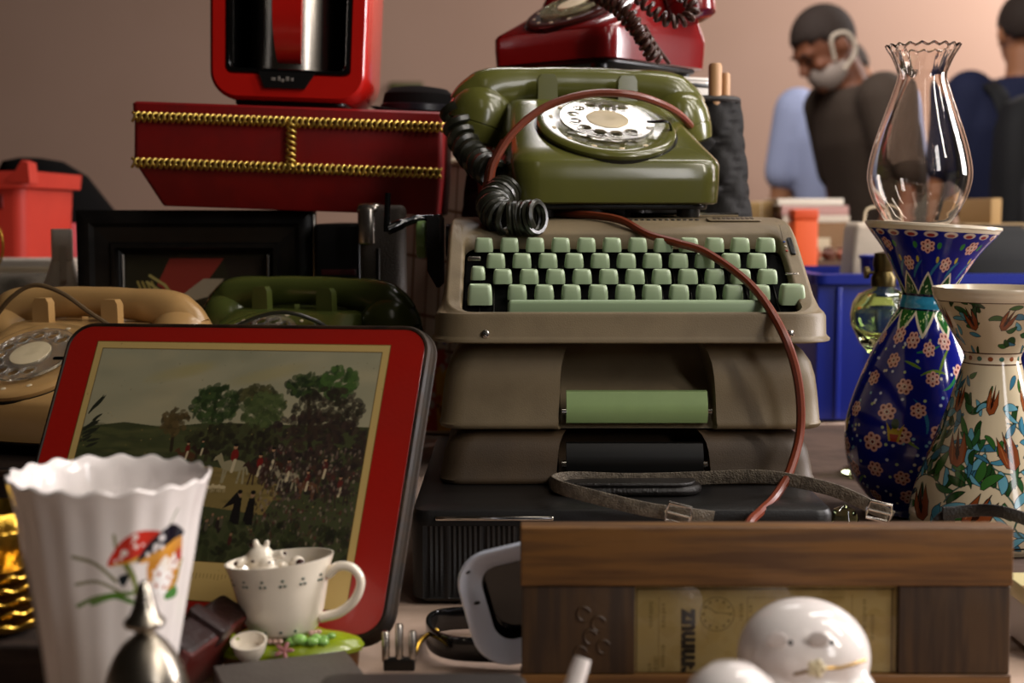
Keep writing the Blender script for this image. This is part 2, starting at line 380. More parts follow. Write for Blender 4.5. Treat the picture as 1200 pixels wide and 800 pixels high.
obj('space_bar', mv(rbox(p1.x-p0.x, .013, .0145, .003, .003, 4, .0012), 0, 0, 0), mat('space_bar_plastic', '#8a9d7c', .35), t, ((p0.x+p1.x)/2-TWX, .024, p0.z-Z3-.0085))
# rods and levers seen between the keys
for k in range(22): obj('key_lever', mv(rbox(.0012, .07, .003, .0004, .0004), -.123+k*.0117, 0, 0), M_darkmetal, t, (0, .062, .038), (31, 0, 0))
p = W(556, 306, TWY+.084); obj('margin_lever', mv(rbox(.011, .006, .004, .001, .001), p.x-TWX, .084, p.z-Z3), M_steel, t)
p = W(928, 323, TWY+.066); obj('margin_lever', mv(rbox(.011, .005, .0025, .001, .001), p.x-TWX, .066, p.z-Z3), M_steel, t)
for px in (569, 926):
    p = W(px, 391, TWY); s = obj('screw', rot(lathe([(0, 0), (.0034, 0), (.0032, .0012), (.002, .0018), (0, .0019)], 18), 'X', 90), M_steel, t, (p.x-TWX, -.0002, p.z-Z3))
    obj('screw_slot', mv(rbox(.0052, .001, .0009, .0002, .0002), 0, -.0019, -.0004), M_black, s, rot=(0, 35, 0))
# slots of the deck: vents, name badge, colour selector
for k in range(14):
    x = .0+k*.0055; obj('vent_slot', mv(rbox(.0035, .004, .0014, .001, .0004), x, .163, float(surf(.163))-.0007), M_black, t)
bd = obj('name_badge', tf(rbox(.048, .02, .0014, .003, .0006), Matrix.Translation((.104, .160, float(surf(.16))+.0)) @ Matrix.Rotation(math.radians(8), 4, 'X')), M_taupe, t)
for k in range(9): obj('badge_relief', tf(rbox(.003, .008, .0008, .0008, .0003), Matrix.Translation((.087+k*.0042, .16, float(surf(.16))+.0011)) @ Matrix.Rotation(math.radians(8), 4, 'X')), M_taupe_d, t)
sl = obj('ribbon_selector', tf(rbox(.004, .026, .002, .001, .0005), Matrix.Translation((.1445, .1, float(surf(.1))-.0005)) @ Matrix.Rotation(math.radians(31), 4, 'X')), M_black, t)
for k, cc in enumerate(('#b3261d', '#d9d2c4', '#2c4fa0')): obj('selector_dot', tf(ell(.0012, .0012, .0008, 10, 6), Matrix.Translation((.1395, .094+k*.006, float(surf(.094+k*.006))+.0003))), mat('selector_dot_%d' % k, cc, .4), t)
# carriage at the back: platen, end plates, knob, return lever, paper rail
obj('platen', tf(lathe([(0, -.155), (.016, -.155), (.016, .155), (0, .155)], 28, cap0=False, cap1=False), Matrix.Translation((-.005, .25, .077)) @ Matrix.Rotation(PI/2, 4, 'Y')), M_black, t)
ep = obj('carriage_end_plate', prism([(-.1745, .05), (-.166, .035), (-.163, .035), (-.163, .098), (-.166, .102), (-.1745, .1)], .18, .27), M_black, t)
obj('platen_knob', tf(lathe([(0, -.0045), (.017, -.0045), (.0185, -.003), (.0185, .003), (.017, .0045), (0, .0045)], 36, lambda a, k, r, z: (r+.0004*np.sign(np.sin(a*36))*(1 < k < 4), z), cap0=False, cap1=False), Matrix.Translation((-.1815, .215, .079)) @ Matrix.Rotation(PI/2, 4, 'Y')), mat('green_knob_plastic', '#6f8a52', .35), t)
obj('return_lever', [tube(catmull([(-.165, .215, .099), (-.185, .21, .098), (-.2, .2, .093), (-.212, .195, .088)], 6), [.003]*6+[.004]*6+[.0052]*7, 10), tube([(-.2125, .195, .086), (-.2125, .195, .1), (-.2115, .195, .122)], [.0035, .003, .0028], 10)], M_blackg, t)
obj('paper_rail', [tube([(.02, .262, .1015), (.125, .262, .1015)], .0022, 8)], M_chrome, t)
# ================================================================ rotary telephones
def phone(name, label, loc, rz, body_m, dial_m, flip=1, group=None, hs_dz=0, ring_col=None, coil_pts=None, coil_n=30, coil_R=.0105, coil_r=.0026, coil_m=None, hand_rot=0, s=1.0):
    t = thing(name, label, 'telephone', loc, (0, 0, rz), group); t.scale = (s, s, s)
    def ring(z, hw, yf, yb, r): return r3(rr(-hw, hw, yf, yb, r, 7, 6), z)
    rings = [ring(.011, .0885, .004, .205, .02), ring(.0125, .091, .001, .208, .022), ring(.03, .0922, 0, .209, .022), ring(.0445, .0925, .0, .21, .022), ring(.049, .0915, .0035, .21, .022), ring(.06, .088, .0245, .208, .022),
             ring(.075, .083, .053, .205, .021), ring(.09, .078, .081, .202, .02), ring(.1, .0745, .1, .199, .02), ring(.1045, .0725, .1075, .197, .02), ring(.107, .069, .113, .192, .018), ring(.1075, .06, .122, .183, .014)]
    obj('body', loft(rings), body_m, t, sharp=42)
    obj('base_plate', mv(rbox(.168, .19, .006, .02, .002), 0, .104, .0065), M_black, t)
    for sx in (-1, 1):
        for yy in (.02, .185): obj('foot', mv(lathe([(0, 0), (.0095, 0), (.01, .002), (.01, .0068), (0, .0068)], 20, cap0=False, cap1=False), sx*.065, yy, 0), M_black, t)
    inc = math.atan2(.045, .085)
    D = Matrix.Translation((0, .0545, .0772)) @ Matrix.Rotation(inc, 4, 'X')
    ring_m = ring_col or body_m
    dp = obj('dial_plate', tf(lathe([(0, -.006), (.059, -.006), (.0615, -.001), (.0615, .0025), (.0595, .0045), (.055, .0052), (.044, .0035), (0, .0035)], 56, cap0=False, cap1=False), D), ring_m, t)
    obj('dial_gap', tf(lathe([(.0595, -.004), (.0635, -.004), (.0635, -.001), (.0595, -.001)], 48, cap0=False, cap1=False), D), M_black, dp)
    for k in range(10):
        a = math.radians(52+k*27.5); obj('number_dot', tf(ell(.0021, .0028, .0007, 8, 5), D @ Matrix.Translation((.0497*math.cos(a), .0497*math.sin(a), .0046)) @ Matrix.Rotation(a, 4, 'Z')), M_cream, dp)
    # finger wheel: a disc with ten finger holes
    bm = bmesh.new(); me = None
    N = 120; rout = .0415
    hole = [(.0305*math.cos(math.radians(52+k*27.5)), .0305*math.sin(math.radians(52+k*27.5))) for k in range(10)]
    def disc_holes(z):
        return [(rout*math.cos(2*PI*i/N), rout*math.sin(2*PI*i/N), z) for i in range(N)]
    # build by a polar grid that skips the finger holes, rims added as tori
    nr, na = 16, 180; keep = []
    vs, fs, vid = [], [], {}
    def vtx(i, j, zz):
        j %= na; kx = (i, j, zz)
        if kx not in vid:
            r = .019+(rout-.019)*i/nr; a = 2*PI*j/na; vs.append((r*math.cos(a), r*math.sin(a), .0068+.0026*zz)); vid[kx] = len(vs)-1
        return vid[kx]
    cell = set()
    for i in range(nr):
        for j in range(na):
            r = .019+(rout-.019)*(i+.5)/nr; a = 2*PI*(j+.5)/na; x, y = r*math.cos(a), r*math.sin(a)
            if all((x-hx)**2+(y-hy)**2 > .0063**2 for hx, hy in hole): cell.add((i, j))
    for i, j in cell:
        for zz in (0, 1): fs.append((vtx(i, j, zz), vtx(i+1, j, zz), vtx(i+1, j+1, zz), vtx(i, j+1, zz)))
        for (di, dj), e in (((-1, 0), ((i, j), (i, j+1))), ((1, 0), ((i+1, j), (i+1, j+1))), ((0, -1), ((i, j), (i+1, j))), ((0, 1), ((i, j+1), (i+1, j+1)))):
            q = (i+di, (j+dj) % na)
            if q not in cell: (a1, b1), (a2, b2) = e; fs.append((vtx(a1, b1, 0), vtx(a2, b2, 0), vtx(a2, b2, 1), vtx(a1, b1, 1)))
    fw = obj('finger_wheel', tf((np.array(vs), fs), D), dial_m, t, sharp=30)
    for hx, hy in hole:
        a = np.arange(20)*2*PI/20; obj('finger_hole', tf(tube(np.column_stack([hx+.0064*np.cos(a), hy+.0064*np.sin(a), np.full(20, .009)]), .0011, 6, True), D), dial_m, fw)
    obj('centre_card', tf(lathe([(0, .004), (.0185, .004), (.0195, .007), (.0185, .0098), (.012, .0106), (0, .0106)], 40, cap0=False, cap1=False), D), M_ivory, fw)
    obj('finger_stop', tf(tube(catmull([(.056, -.012, .004), (.052, -.012, .0125), (.042, -.0115, .0128), (.033, -.011, .0122)], 6), .0014, 8, rx=1.6, ry=.8), D), M_blackg, t)
    # cradle prongs
    for sx in (-1, 1):
        for yy, nm in ((.124, 'cradle_prong'), (.178, 'cradle_prong')):
            obj(nm, prism([(sx*.038-.0095, .1), (sx*.038+.0095, .1), (sx*.038+.0088, .126), (sx*.038+.006, .1305), (sx*.038-.006, .1305), (sx*.038-.0088, .126)], yy-.005, yy+.005), body_m, t)
    # handset: an arched grip with two cups
    P = catmull([(-.108, 0, .099), (-.099, 0, .109), (-.078, 0, .119), (-.04, 0, .1245), (0, 0, .1258), (.04, 0, .1245), (.078, 0, .119), (.099, 0, .109), (.108, 0, .099)], 6)
    ax = np.abs(P[:, 0]); r = np.interp(ax, [0, .045, .07, .09, .108], [.0112, .0118, .0145, .0175, .0155])
    hs = obj('handset', tube(P, r, 20, rx=1.3, ry=1., up=(0, 1, 0)), body_m, t, (0, .152, hs_dz), (0, 0, hand_rot), sharp=60)
    for sx in (-1, 1):
        T = Matrix.Translation((sx*.0965, 0, .0915)) @ Matrix.Rotation(math.radians(-sx*17), 4, 'Y')
        cup = obj('earpiece' if sx < 0 else 'mouthpiece', tf(lathe([(0, -.025), (.0235, -.025), (.028, -.023), (.0305, -.013), (.031, -.0085), (.0302, -.0078), (.0302, -.0072), (.0312, -.0065), (.0312, .004), (.0292, .013), (.0245, .021), (.0165, .0275), (.008, .0305), (0, .0312)], 40, cap0=False, cap1=False), T), body_m, hs, sharp=25)
    if coil_pts:
        inv = (Matrix.Translation(Vector(loc)) @ Matrix.Rotation(math.radians(rz), 4, 'Z') @ Matrix.Scale(s, 4)).inverted()
        pts = [tuple(inv @ Vector(p)) for p in coil_pts]
        obj('coiled_cord', coil(pts, coil_R, coil_r, coil_n), coil_m or M_coil, t)
    return t
def world_cord(t, name, pts, r, m, **k):
    bpy.context.view_layer.update(); inv = t.matrix_world.inverted()
    return obj(name, tube([tuple(inv @ Vector(p)) for p in catmull(pts, 8)], r, 8, **k), m, t)
def world_ribbon(t, name, pts, w, th, m, up=(0, 0, 1)):
    bpy.context.view_layer.update(); inv = t.matrix_world.inverted(); P = catmull(pts, 8)
    return obj(name, ribbon([tuple(inv @ Vector(p)) for p in P], w, th, up), m, t)
DECK = Z3+.0995
def over(px, py, Y):
    p = W(px, py, Y); p.z = max(p.z, Z3+float(surf(Y-TWY))+.0038); return tuple(p)
# olive green telephone on the typewriter
PX = X(727, 240, 1.26)
PH = phone('rotary_telephone', 'olive green rotary telephone with a clear dial, standing on the typewriter', (PX+.001, 1.252, DECK), 11, M_olive, M_clear,
           coil_pts=[at(532, 128, 1.37), at(540, 160, 1.36), at(556, 185, 1.33), at(580, 205, 1.27)], coil_n=9, coil_R=.0105, coil_r=.0042, s=1.08)
bpy.context.view_layer.update(); inv = PH.matrix_world.inverted()
obj('coiled_cord', coil([tuple(inv @ Vector(p)) for p in (at(594, 222, 1.25), at(578, 240, 1.225), at(590, 255, 1.205), at(612, 256, 1.2), at(632, 254, 1.19))], .0125, .0027, 17), M_coil, PH)
world_cord(PH, 'line_cord', [at(574, 215, 1.25), at(580, 190, 1.26), at(602, 155, 1.27), at(640, 125, 1.28), at(690, 110, 1.285), at(740, 111, 1.29), at(780, 124, 1.32), at(803, 140, 1.37), at(814, 158, 1.45), at(812, 185, 1.50)], .0034, M_cordbrown)
world_cord(PH, 'line_cord', [at(568, 225, 1.25), at(574, 195, 1.265), at(590, 165, 1.275)], .0028, M_cordbrown)
world_cord(PH, 'line_cord', [over(*q_) for q_ in ((630, 252, 1.30), (668, 256, 1.265), (700, 260, 1.24), (730, 266, 1.215), (760, 275, 1.19), (795, 285, 1.172))]+[at(830, 297, 1.155), at(880, 334, 1.115), at(915, 385, 1.068), at(934, 440, 1.066), at(938, 500, 1.066), at(926, 550, 1.05), at(908, 582, 1.03), at(890, 600, 1.0), at(876, 616, .97), at(860, 660, .95), at(840, 712, .94)], .0033, M_cordbrown)
# red telephone on an enamel tray on top of the quilted bag, behind the olive telephone
TRAYZ = W(780, 100, 1.55).z
bagm = mat('quilted_black_fabric', '#0d0907', .7, bump=(300, .2), spec=.25)
t = thing('quilted_bag', 'tall black quilted bag with wooden handle rods, standing behind the olive telephone', 'bag', (0, 0, 0))
bx0, bx1, by0, by1 = X(540, 200, 1.58), X(886, 200, 1.52), 1.5, 1.772
zt = W(850, 115, 1.5).z
def quilt(z, ins):
    R = rr(bx0+ins, bx1-ins*.8, by0+ins, by1-ins, .035, 8, 110).copy(); c = A(((bx0+bx1)/2, (by0+by1)/2))
    s = np.arange(len(R))/len(R)*.95; u = (R[:, 0]+R[:, 1])*1.0
    q = np.minimum(np.abs(np.sin((u+z)*PI/.052)), np.abs(np.sin((u-z)*PI/.052))); d = R-c; d /= np.linalg.norm(d, axis=1)[:, None]
    return r3(R+d*(.007*(1-np.exp(-q*4)))[:, None], z)
zs = np.linspace(TZ, zt, 170)
obj('body', loft([quilt(z, .012*max(0, 1-(z-TZ)/.03)+.018*max(0, (z-zt+.16)/.16)+.004) for z in zs]), bagm, t, sharp=60)
obj('zip_edge', tube(r3(rr(bx0+.02, bx1-.017, by0+.02, by1-.02, .03, 6, 4), zt+.001), .004, 8, True), mat('black_piping', '#201a17', .6), t)
for px, py in ((838, 75), (850, 84)):
    p = W(px, 92, 1.525+(.02 if px > 840 else 0)); r = .0075 if px < 845 else .0055
    obj('handle_rod', mv(lathe([(0, zt-.02), (r, zt-.02), (r, W(px, py, 1.53).z-.003), (r*.8, W(px, py, 1.53).z), (0, W(px, py, 1.53).z)], 20, cap0=False, cap1=False), p.x, p.y, 0), mat('pale_wood_rod', '#b98d63', .45, var=(50, .4, '#9a7049'), stretch=(3, 3, .3)), t)
t = thing('enamel_dish', 'white oval enamel dish with dark rim bands under the red telephone', 'dish', (X(722, 90, 1.65), 1.66, zt+.0055))
def oval(prof, n=56): return scl(lathe(prof, n, cap0=False, cap1=False), 1, .62, 1)
dz = zt+.0055
obj('body', oval([(0, 0), (.11, 0), (.128, .004), (.133, .012), (.134, .022), (.137, .0235), (.137, .026), (.128, .0265), (.1, .026), (0, .026)]), mat('white_enamel', '#e6dfd6', .15, coat=.3), t)
obj('rim_band', scl(tube([(.1345*math.cos(a), .1345*math.sin(a), .0175) for a in np.arange(60)*2*PI/60], .0024, 8, True), 1, .62, 1), M_black, t)
redtop = dz+.0268
RP = phone('rotary_telephone', 'dark red rotary telephone with a tangled brown cord, topmost of the stack', (X(645, 60, 1.55)-.006, 1.545, redtop), -42, M_redp, mat('smoky_clear_plastic', '#cfc9ad', .08, trans=.85, ior=1.3), ring_col=mat('dark_red_dial', '#3a1512', .25),
           coil_pts=[at(690, -12, 1.450), at(722, 8, 1.435), at(742, 30, 1.430), at(758, 50, 1.430), at(768, 70, 1.440)], coil_n=16, coil_R=.0068, coil_r=.0028, coil_m=M_coilbrown, s=.95)
bpy.context.view_layer.update(); inv = RP.matrix_world.inverted()
obj('coiled_cord', coil([tuple(inv @ Vector(p)) for p in (at(742, -10, 1.460), at(775, 20, 1.450), at(800, 24, 1.450), at(812, 8, 1.460), at(790, -14, 1.470))], .006, .0026, 13), M_coilbrown, RP)
obj('coiled_cord', coil([tuple(inv @ Vector(p)) for p in (at(700, -6, 1.440), at(735, 12, 1.425), at(752, 46, 1.422), at(764, 66, 1.430))], .0058, .0026, 12), M_coilbrown, RP)
world_cord(RP, 'line_cord', [at(755, 30, 1.440), at(768, 52, 1.450), at(784, 74, 1.470)], .0022, M_coilbrown)
# beige telephone on a dark box, and a second olive telephone, both behind the picture tin
db = thing('dark_wooden_box', 'dark low wooden box under the beige telephone', 'box', (-.52, 1.28, TZ))
obj('body', rbox(.36, .3, .078, .004, .003), mat('dark_box_wood', '#1d1511', .5, bump=(80, .3)), db); obj('lid_edge', mv(rbox(.368, .308, .006, .004, .002), 0, 0, .07), M_woodv, db)
BP = phone('rotary_telephone', 'beige rotary telephone with a clear dial, partly behind the red tin', (-.452, 1.185, TZ+.0785), -17, M_beige, M_clear, s=1.0, hs_dz=0)
world_cord(BP, 'line_cord', [at(-6, 372, 1.30), at(14, 348, 1.29), at(40, 334, 1.285), at(72, 343, 1.275), at(105, 366, 1.262), at(128, 381, 1.255)], .0022, mat('beige_flex', '#5d4a33', .45))
gb = thing('wooden_crate', 'dark wooden crate under the dark green telephone', 'box', (-.226, 1.336, TZ))
obj('body', rbox(.166, .166, .09, .004, .002), M_woodv, gb); obj('lid_edge', mv(rbox(.172, .172, .005, .004, .002), 0, 0, .0852), M_wood, gb)
GP = phone('rotary_telephone', 'dark green rotary telephone, only its handset showing above the red tin', (-.262, 1.245, TZ+.0905), -22, M_olive_d, M_clear, s=.97, hand_rot=0)
world_cord(GP, 'line_cord', [at(262, 390, 1.30), at(300, 372, 1.30), at(335, 366, 1.30), at(370, 376, 1.30), at(392, 390, 1.30)], .002, M_coil)
# ================================================================ red trimmed box, coffee maker, hat
RBY = 1.47
velvet = mat('red_velvet', '#7d0808', .5, var=(30, .35, '#5f0506'))
c = W(335, 190, RBY); t = thing('red_box', 'red fabric box trimmed with gold braid, carrying the red coffee maker', 'box', (c.x, RBY, W(335, 248, RBY).z+.0015), (0, 2.0, 0)); RBZ = W(335, 248, RBY).z+.0015; RBX = c.x
bw = .33; zlo, zhi = .045, .106
def rbr(z, xl, xr, y0=0, y1=.22, r=.006): return r3(rr(xl, xr, y0, y1, r, 4, 1), z)
obj('body', loft([rbr(0, -bw/2+.03, bw/2-.004, .012), rbr(.002, -bw/2+.028, bw/2-.002, .01), rbr(zlo-.002, -bw/2+.002, bw/2, .001), rbr(zlo, -bw/2, bw/2), rbr(.1, -bw/2, bw/2)]), velvet, t)
obj('lid', mv(loft([rbr(0, -bw/2-.001, bw/2+.001, -.002), rbr(.008, -bw/2-.0015, bw/2+.0015, -.0025), rbr(.0105, -bw/2+.001, bw/2-.001, .001)]), 0, 0, .0995), velvet, t)
braidm = mat('gold_braid', '#d9b860', .32, 1)
def braid(p, q, wd, k):
    p, q = A(p), A(q); gs = []; d = q-p; L = np.linalg.norm(d); d /= L; nrm = A((0, -1, 0)); sd = np.cross(d, nrm)
    for ph in (0, PI):
        s = np.linspace(0, 1, k*10); a = s*2*PI*k+ph
        gs.append(tube(p+np.outer(s*L, d)+np.outer(np.cos(a)*wd/2, sd)+np.outer(np.sin(a)*wd*.26+wd*.3, nrm), wd*.17, 6))
    return gs
for z, k in ((zlo, 27), (.0935, 27)): obj('gold_braid', braid((-bw/2, -.0008, z), (bw/2, -.0008, z), .0095, k), braidm, t, sharp=80)
obj('gold_braid', braid((.004, -.0012, zlo), (.004, -.0012, .0945), .0095, 4), braidm, t, sharp=80)
# coffee maker
CY = RBY+.01; c = W(336, 100, CY); zc = RBZ+.1105-(c.x-RBX)*math.sin(math.radians(2))+.0022
rede = mat('red_plastic_shell', '#b3160f', .25, coat=.3)
t = thing('coffee_maker', 'red coffee maker with a black recess and steel jug, standing on the red box', 'coffee maker', (c.x, CY, zc), (0, 2.0, 0))
HH = .28
def shell(y, ins, ex=0):
    R = rr(-.0835+ins, .0835-ins, .004+ins, HH-ins, max(.03-ins, .004), 8, 6).copy(); R[:, 0] *= (1+.05*(R[:, 1]/HH)); return np.column_stack([R[:, 0], np.full(len(R), y), R[:, 1]])
def hole(y, ins=0):
    R = rr(-.066+ins, .066-ins, .032+ins, HH-.03-ins, .007, 8, 6).copy(); R[:, 0] *= (1+.05*(R[:, 1]/HH)); return np.column_stack([R[:, 0], np.full(len(R), y), R[:, 1]])
obj('shell', loft([hole(.02), hole(.002), hole(0, -.001), shell(0, .004), shell(.003, .001), shell(.006, 0), shell(.15, 0), shell(.156, .006)], cap0=False), rede, t)
obj('recess', loft([hole(.001, .0002), hole(-.001, .001), hole(-.0015, .004), hole(.0005, .0055), hole(.118, .006)], cap0=False), M_blackg, t)
obj('latch', prism([(-.031, .034), (-.024, .017), (.019, .017), (.03, .034)], -.004, .004), M_black, t)
for k, (dx, w_) in enumerate(((-.0145, .0045), (-.0085, .003), (-.0045, .0035), (.0005, .0035), (.0055, .003))):
    obj('latch_mark', mv(rbox(w_, .0006, .0035+.0012*(k % 2), .0006, .0002), dx, -.0042, .0245-.0012*(k == 2)), mat('grey_mark_%d' % k, '#6d6660', .5), t)
obj('base_foot', mv(rbox(.12, .13, .006, .01, .002), 0, .08, 0), M_black, t)
j = obj('jug', mv(lathe([(0, 0), (.046, 0), (.048, .002), (.047, .15), (.044, .17), (.047, .178), (0, .178)], 40, cap0=False, cap1=False), 0, .062, .036), M_steel, t)
hp = [(-.015, .2), (.0155, .2), (.0155, .095), (.0115, .085), (.0135, .05), (.0105, .045), (-.0135, .045), (-.016, .085)]
obj('jug_handle', loft([np.array([(-.0155*s, y, z), (.0155*s, y, z), (.0155*s, y+.013, z), (-.0155*s, y+.013, z)]) for y, z, s in ((-.01, .21, 1), (-.014, .17, 1), (-.014, .1, 1.), (-.011, .082, .98), (-.004, .064, .92), (.004, .05, .85), (.012, .045, .8))]), rede, t)
# black cap resting on the far corner of the red box
c = W(492, 140, 1.60)
t = thing('felt_hat', 'flat black felt hat lying on the far end of the red box', 'hat', (c.x-.002, 1.61, RBZ+.1105-(c.x-RBX)*math.sin(math.radians(2))+.0025), (0, 2, 0)); t.scale = (.78, .78, .85)
felt = mat('black_felt', '#0a0808', .9, spec=.15)
obj('crown', lathe([(0, 0), (.05, 0), (.056, .01), (.052, .03), (.042, .038), (.02, .041), (0, .042)], 40, cap0=False, cap1=False), felt, t)
obj('brim', lathe([(.05, .0), (.066, .001), (.073, .004), (.066, .005), (.05, .005)], 48, lambda a, k, r, z: (r, z+.004*np.cos(2*a)*(r > .06)+.004*(r > .06)), cap0=False, cap1=False), felt, t)
obj('hat_band', lathe([(.0562, .006), (.0575, .007), (.057, .015), (.0555, .016)], 40, cap0=False, cap1=False), mat('satin_band', '#1c1a20', .3), t)
# ================================================================ glazed black frame and black case under the red box
FY = 1.5
c0 = W(88, 246, FY); c1 = W(366, 246, FY); fw_ = c1.x-c0.x; fh = c0.z-TZ
t = thing('glazed_frame', 'deep black glazed frame with reflections painted as red and white shapes', 'picture frame', (c0.x, FY, TZ))
fr = mat('black_lacquer', '#0d0b0a', .3, var=(40, .3, '#1c1713'))
ix0, ix1, iz0, iz1 = .046, fw_-.05, .045, fh-.047
def fring(y, a): return np.array([(a*ix0, y, a*iz0), (fw_-a*(fw_-ix1), y, a*iz0), (fw_-a*(fw_-ix1), y, fh-a*(fh-iz1)), (a*ix0, y, fh-a*(fh-iz1))])
prof = [(.03, 0), (.002, 0), (0, .06), (.0, .3), (.005, .4), (.007, .75), (.003, .8), (.003, .88), (.012, .93), (.014, 1), (.03, 1)]
for i, nm in enumerate(('bottom_rail', 'right_stile', 'top_rail', 'left_stile')):
    gs = []
    for y, a in prof:
        R = fring(y, a); gs.append(np.array([R[i], R[(i+1) % 4]]))
    v = np.vstack(gs); k = len(gs); F = [(2*q, 2*q+1, 2*((q+1) % k)+1, 2*((q+1) % k)) for q in range(k)]+[tuple(2*q for q in range(k)), tuple(2*q+1 for q in range(k))]
    obj('frame_rail', (v, F), fr, t)
obj('steel_bead', tube([(ix0+.0015, .012, iz0), (ix0+.0015, .012, iz1-.002)], .0016, 6), M_steel, t)
obj('steel_bead', tube([(ix1-.0015, .012, iz0), (ix1-.0015, .012, iz1-.002)], .0016, 6), M_steel, t)
obj('steel_bead', tube([(fw_+.001, .004, .0), (fw_+.001, .004, fh+.004)], .0022, 8), M_steel, t)
cv = Canvas(260, 330, '#2d2a1e')  # reflections in the glass, painted as flat red, white and yellow patches
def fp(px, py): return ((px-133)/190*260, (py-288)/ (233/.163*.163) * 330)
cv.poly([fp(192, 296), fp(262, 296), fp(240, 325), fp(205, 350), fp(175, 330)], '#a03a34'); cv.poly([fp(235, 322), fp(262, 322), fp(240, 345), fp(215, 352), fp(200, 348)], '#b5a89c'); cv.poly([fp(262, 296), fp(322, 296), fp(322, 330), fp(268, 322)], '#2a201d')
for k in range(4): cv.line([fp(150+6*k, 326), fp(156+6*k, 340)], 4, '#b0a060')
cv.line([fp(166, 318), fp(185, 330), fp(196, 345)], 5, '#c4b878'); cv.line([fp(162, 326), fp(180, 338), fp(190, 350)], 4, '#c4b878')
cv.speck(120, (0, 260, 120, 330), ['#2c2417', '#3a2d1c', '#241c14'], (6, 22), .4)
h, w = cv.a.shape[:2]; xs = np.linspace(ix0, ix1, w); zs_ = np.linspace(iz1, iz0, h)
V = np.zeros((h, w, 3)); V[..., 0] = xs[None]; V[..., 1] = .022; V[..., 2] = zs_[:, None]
painted('print', V, cv, mat('painted_reflections', '#ffffff', .6, attr=True), t)  # flat sheet carrying the painted reflections
obj('glass', mv(rbox(ix1-ix0, .0012, iz1-iz0, .0003, .0003), (ix0+ix1)/2, .0185, iz0), M_pane, t)
c0 = W(366, 240, 1.47); c1 = W(474, 240, 1.43)
gm = mat('grey_leatherette', '#4d443d', .5, bump=(600, .5), var=(20, .4, '#352e29'))
vx0, vx1 = W(420, 240, 1.43).x, W(474, 240, 1.43).x
t = thing('vanity_case', 'narrow grey leatherette case with a steel corner guard, beside the black frame', 'case', ((vx0+vx1)/2, 1.43, TZ))
vh = W(440, 240, 1.43).z-TZ; vw = vx1-vx0
obj('body', mv(rbox(vw, .034, vh, .01, .006), 0, .017, 0), gm, t)
obj('corner_guard', [mv(rbox(.026, .037, .012, .008, .005), -vw/2+.010, .017, vh-.010), mv(rbox(.020, .03, .04, .008, .003), -vw/2+.0085, .0125, vh-.042)], M_steel, t)
obj('edge_trim', mv(rbox(.004, .004, vh-.045, .0015, .001), -vw/2+.02, -.001, .0), M_darkmetal, t)
bx0_, bx1_ = W(368, 250, 1.47).x, vx0-.003
t = thing('black_speaker_box', 'plain black box wedged between the glazed frame and the grey case', 'box', ((bx0_+bx1_)/2, 1.475, TZ))
obj('body', mv(rbox(bx1_-bx0_, .2, vh-.02, .004, .003), 0, .1, 0), M_black, t)
obj('red_stripe', mv(rbox((bx1_-bx0_)*.75, .001, .006, .001, .0003), 0, -.0003, vh-.075), mat('dim_red', '#4a1014', .5), t)
# cream bag with printed grid behind
cv = Canvas(200, 420, '#cfc0aa')
for k, x in enumerate((30, 66, 100, 136, 176)): cv.line([(x+22, 0), (x-14, 420)], 4 if k % 2 else 6, '#7d5c40')
for y in (70, 150, 240, 290): cv.line([(0, y-10), (200, y+12)], 5, '#7d5c40')
cv.poly([(40, 300), (120, 290), (130, 420), (30, 420)], '#b8402c'); cv.poly([(95, 330), (160, 310), (170, 420), (100, 420)], '#d8a030'); cv.ell(120, 275, 7, 8, '#2a3a9a'); cv.ell(70, 330, 18, 26, '#c9745c'); cv.speck(40, (20, 190, 300, 420), ['#5c2a18', '#d8a030', '#b8402c', '#cfc0aa'], (3, 8))
TYb = 1.78; c0 = W(462, 183, TYb); c1 = W(560, 200, TYb)
t = thing('tote_bag', 'cream bag printed with a brown grid and bright patches, behind the return lever', 'bag', ((c0.x+c1.x)/2, TYb, TZ))
tw = c1.x-c0.x; th_ = c0.z-TZ
obj('body', mv(rbox(tw, .1, th_-.002, .01, .006), 0, .0515, 0), mat('cream_canvas', '#cfc0aa', .85), t)
V = np.zeros((420, 200, 3)); V[..., 0] = np.linspace(-tw/2+.005, tw/2-.005, 200)[None]; V[..., 1] = .0008; V[..., 2] = np.linspace(th_-.008, .005, 420)[:, None]
painted('printed_face', V, cv, mat('printed_canvas', '#ffffff', .85, attr=True), t)
obj('top_hem', mv(tube([(-tw/2+.006, 0, 0), (tw/2-.006, 0, 0)], .004, 8), 0, 0, th_-.008), M_cream, t)
# ================================================================ red and gold picture tin
TL, TR, BR = W(85, 398, 1.05), W(510, 404, .972), W(447, 779, .864)
ex = (TR-TL); tw = ex.length; ex.normalize(); ez = (TR-BR); ez -= ex*ez.dot(ex); th_ = ez.length; ez.normalize(); ey = ez.cross(ex)
Mt = Matrix((( ex.x, ey.x, ez.x, 0), (ex.y, ey.y, ez.y, 0), (ex.z, ey.z, ez.z, 0), (0, 0, 0, 1)))
org = TR-ex*tw-ez*th_
low = min((org).z, (org+ex*tw).z); print('tin', tw, th_, 'low', low-TZ, org, ey)
t = thing('picture_tin', 'large red tin lid with a gold edged hunting scene, leaning on the telephones', 'tin')
t.matrix_world = Matrix.Translation(org+Vector((0, 0, TZ+.0085-low))) @ Mt
t['tin'] = 1; del t['tin']
def tring(y, i, r=.022): R = rr(i, tw-i, i, th_-i, max(r-i, .003), 8, 1); return np.column_stack([R[:, 0], np.full(len(R), y), R[:, 1]])
brass = mat('worn_brass_edge', '#1c130c', .5, 0, var=(60, .5, '#3d2b19'), spec=.25)
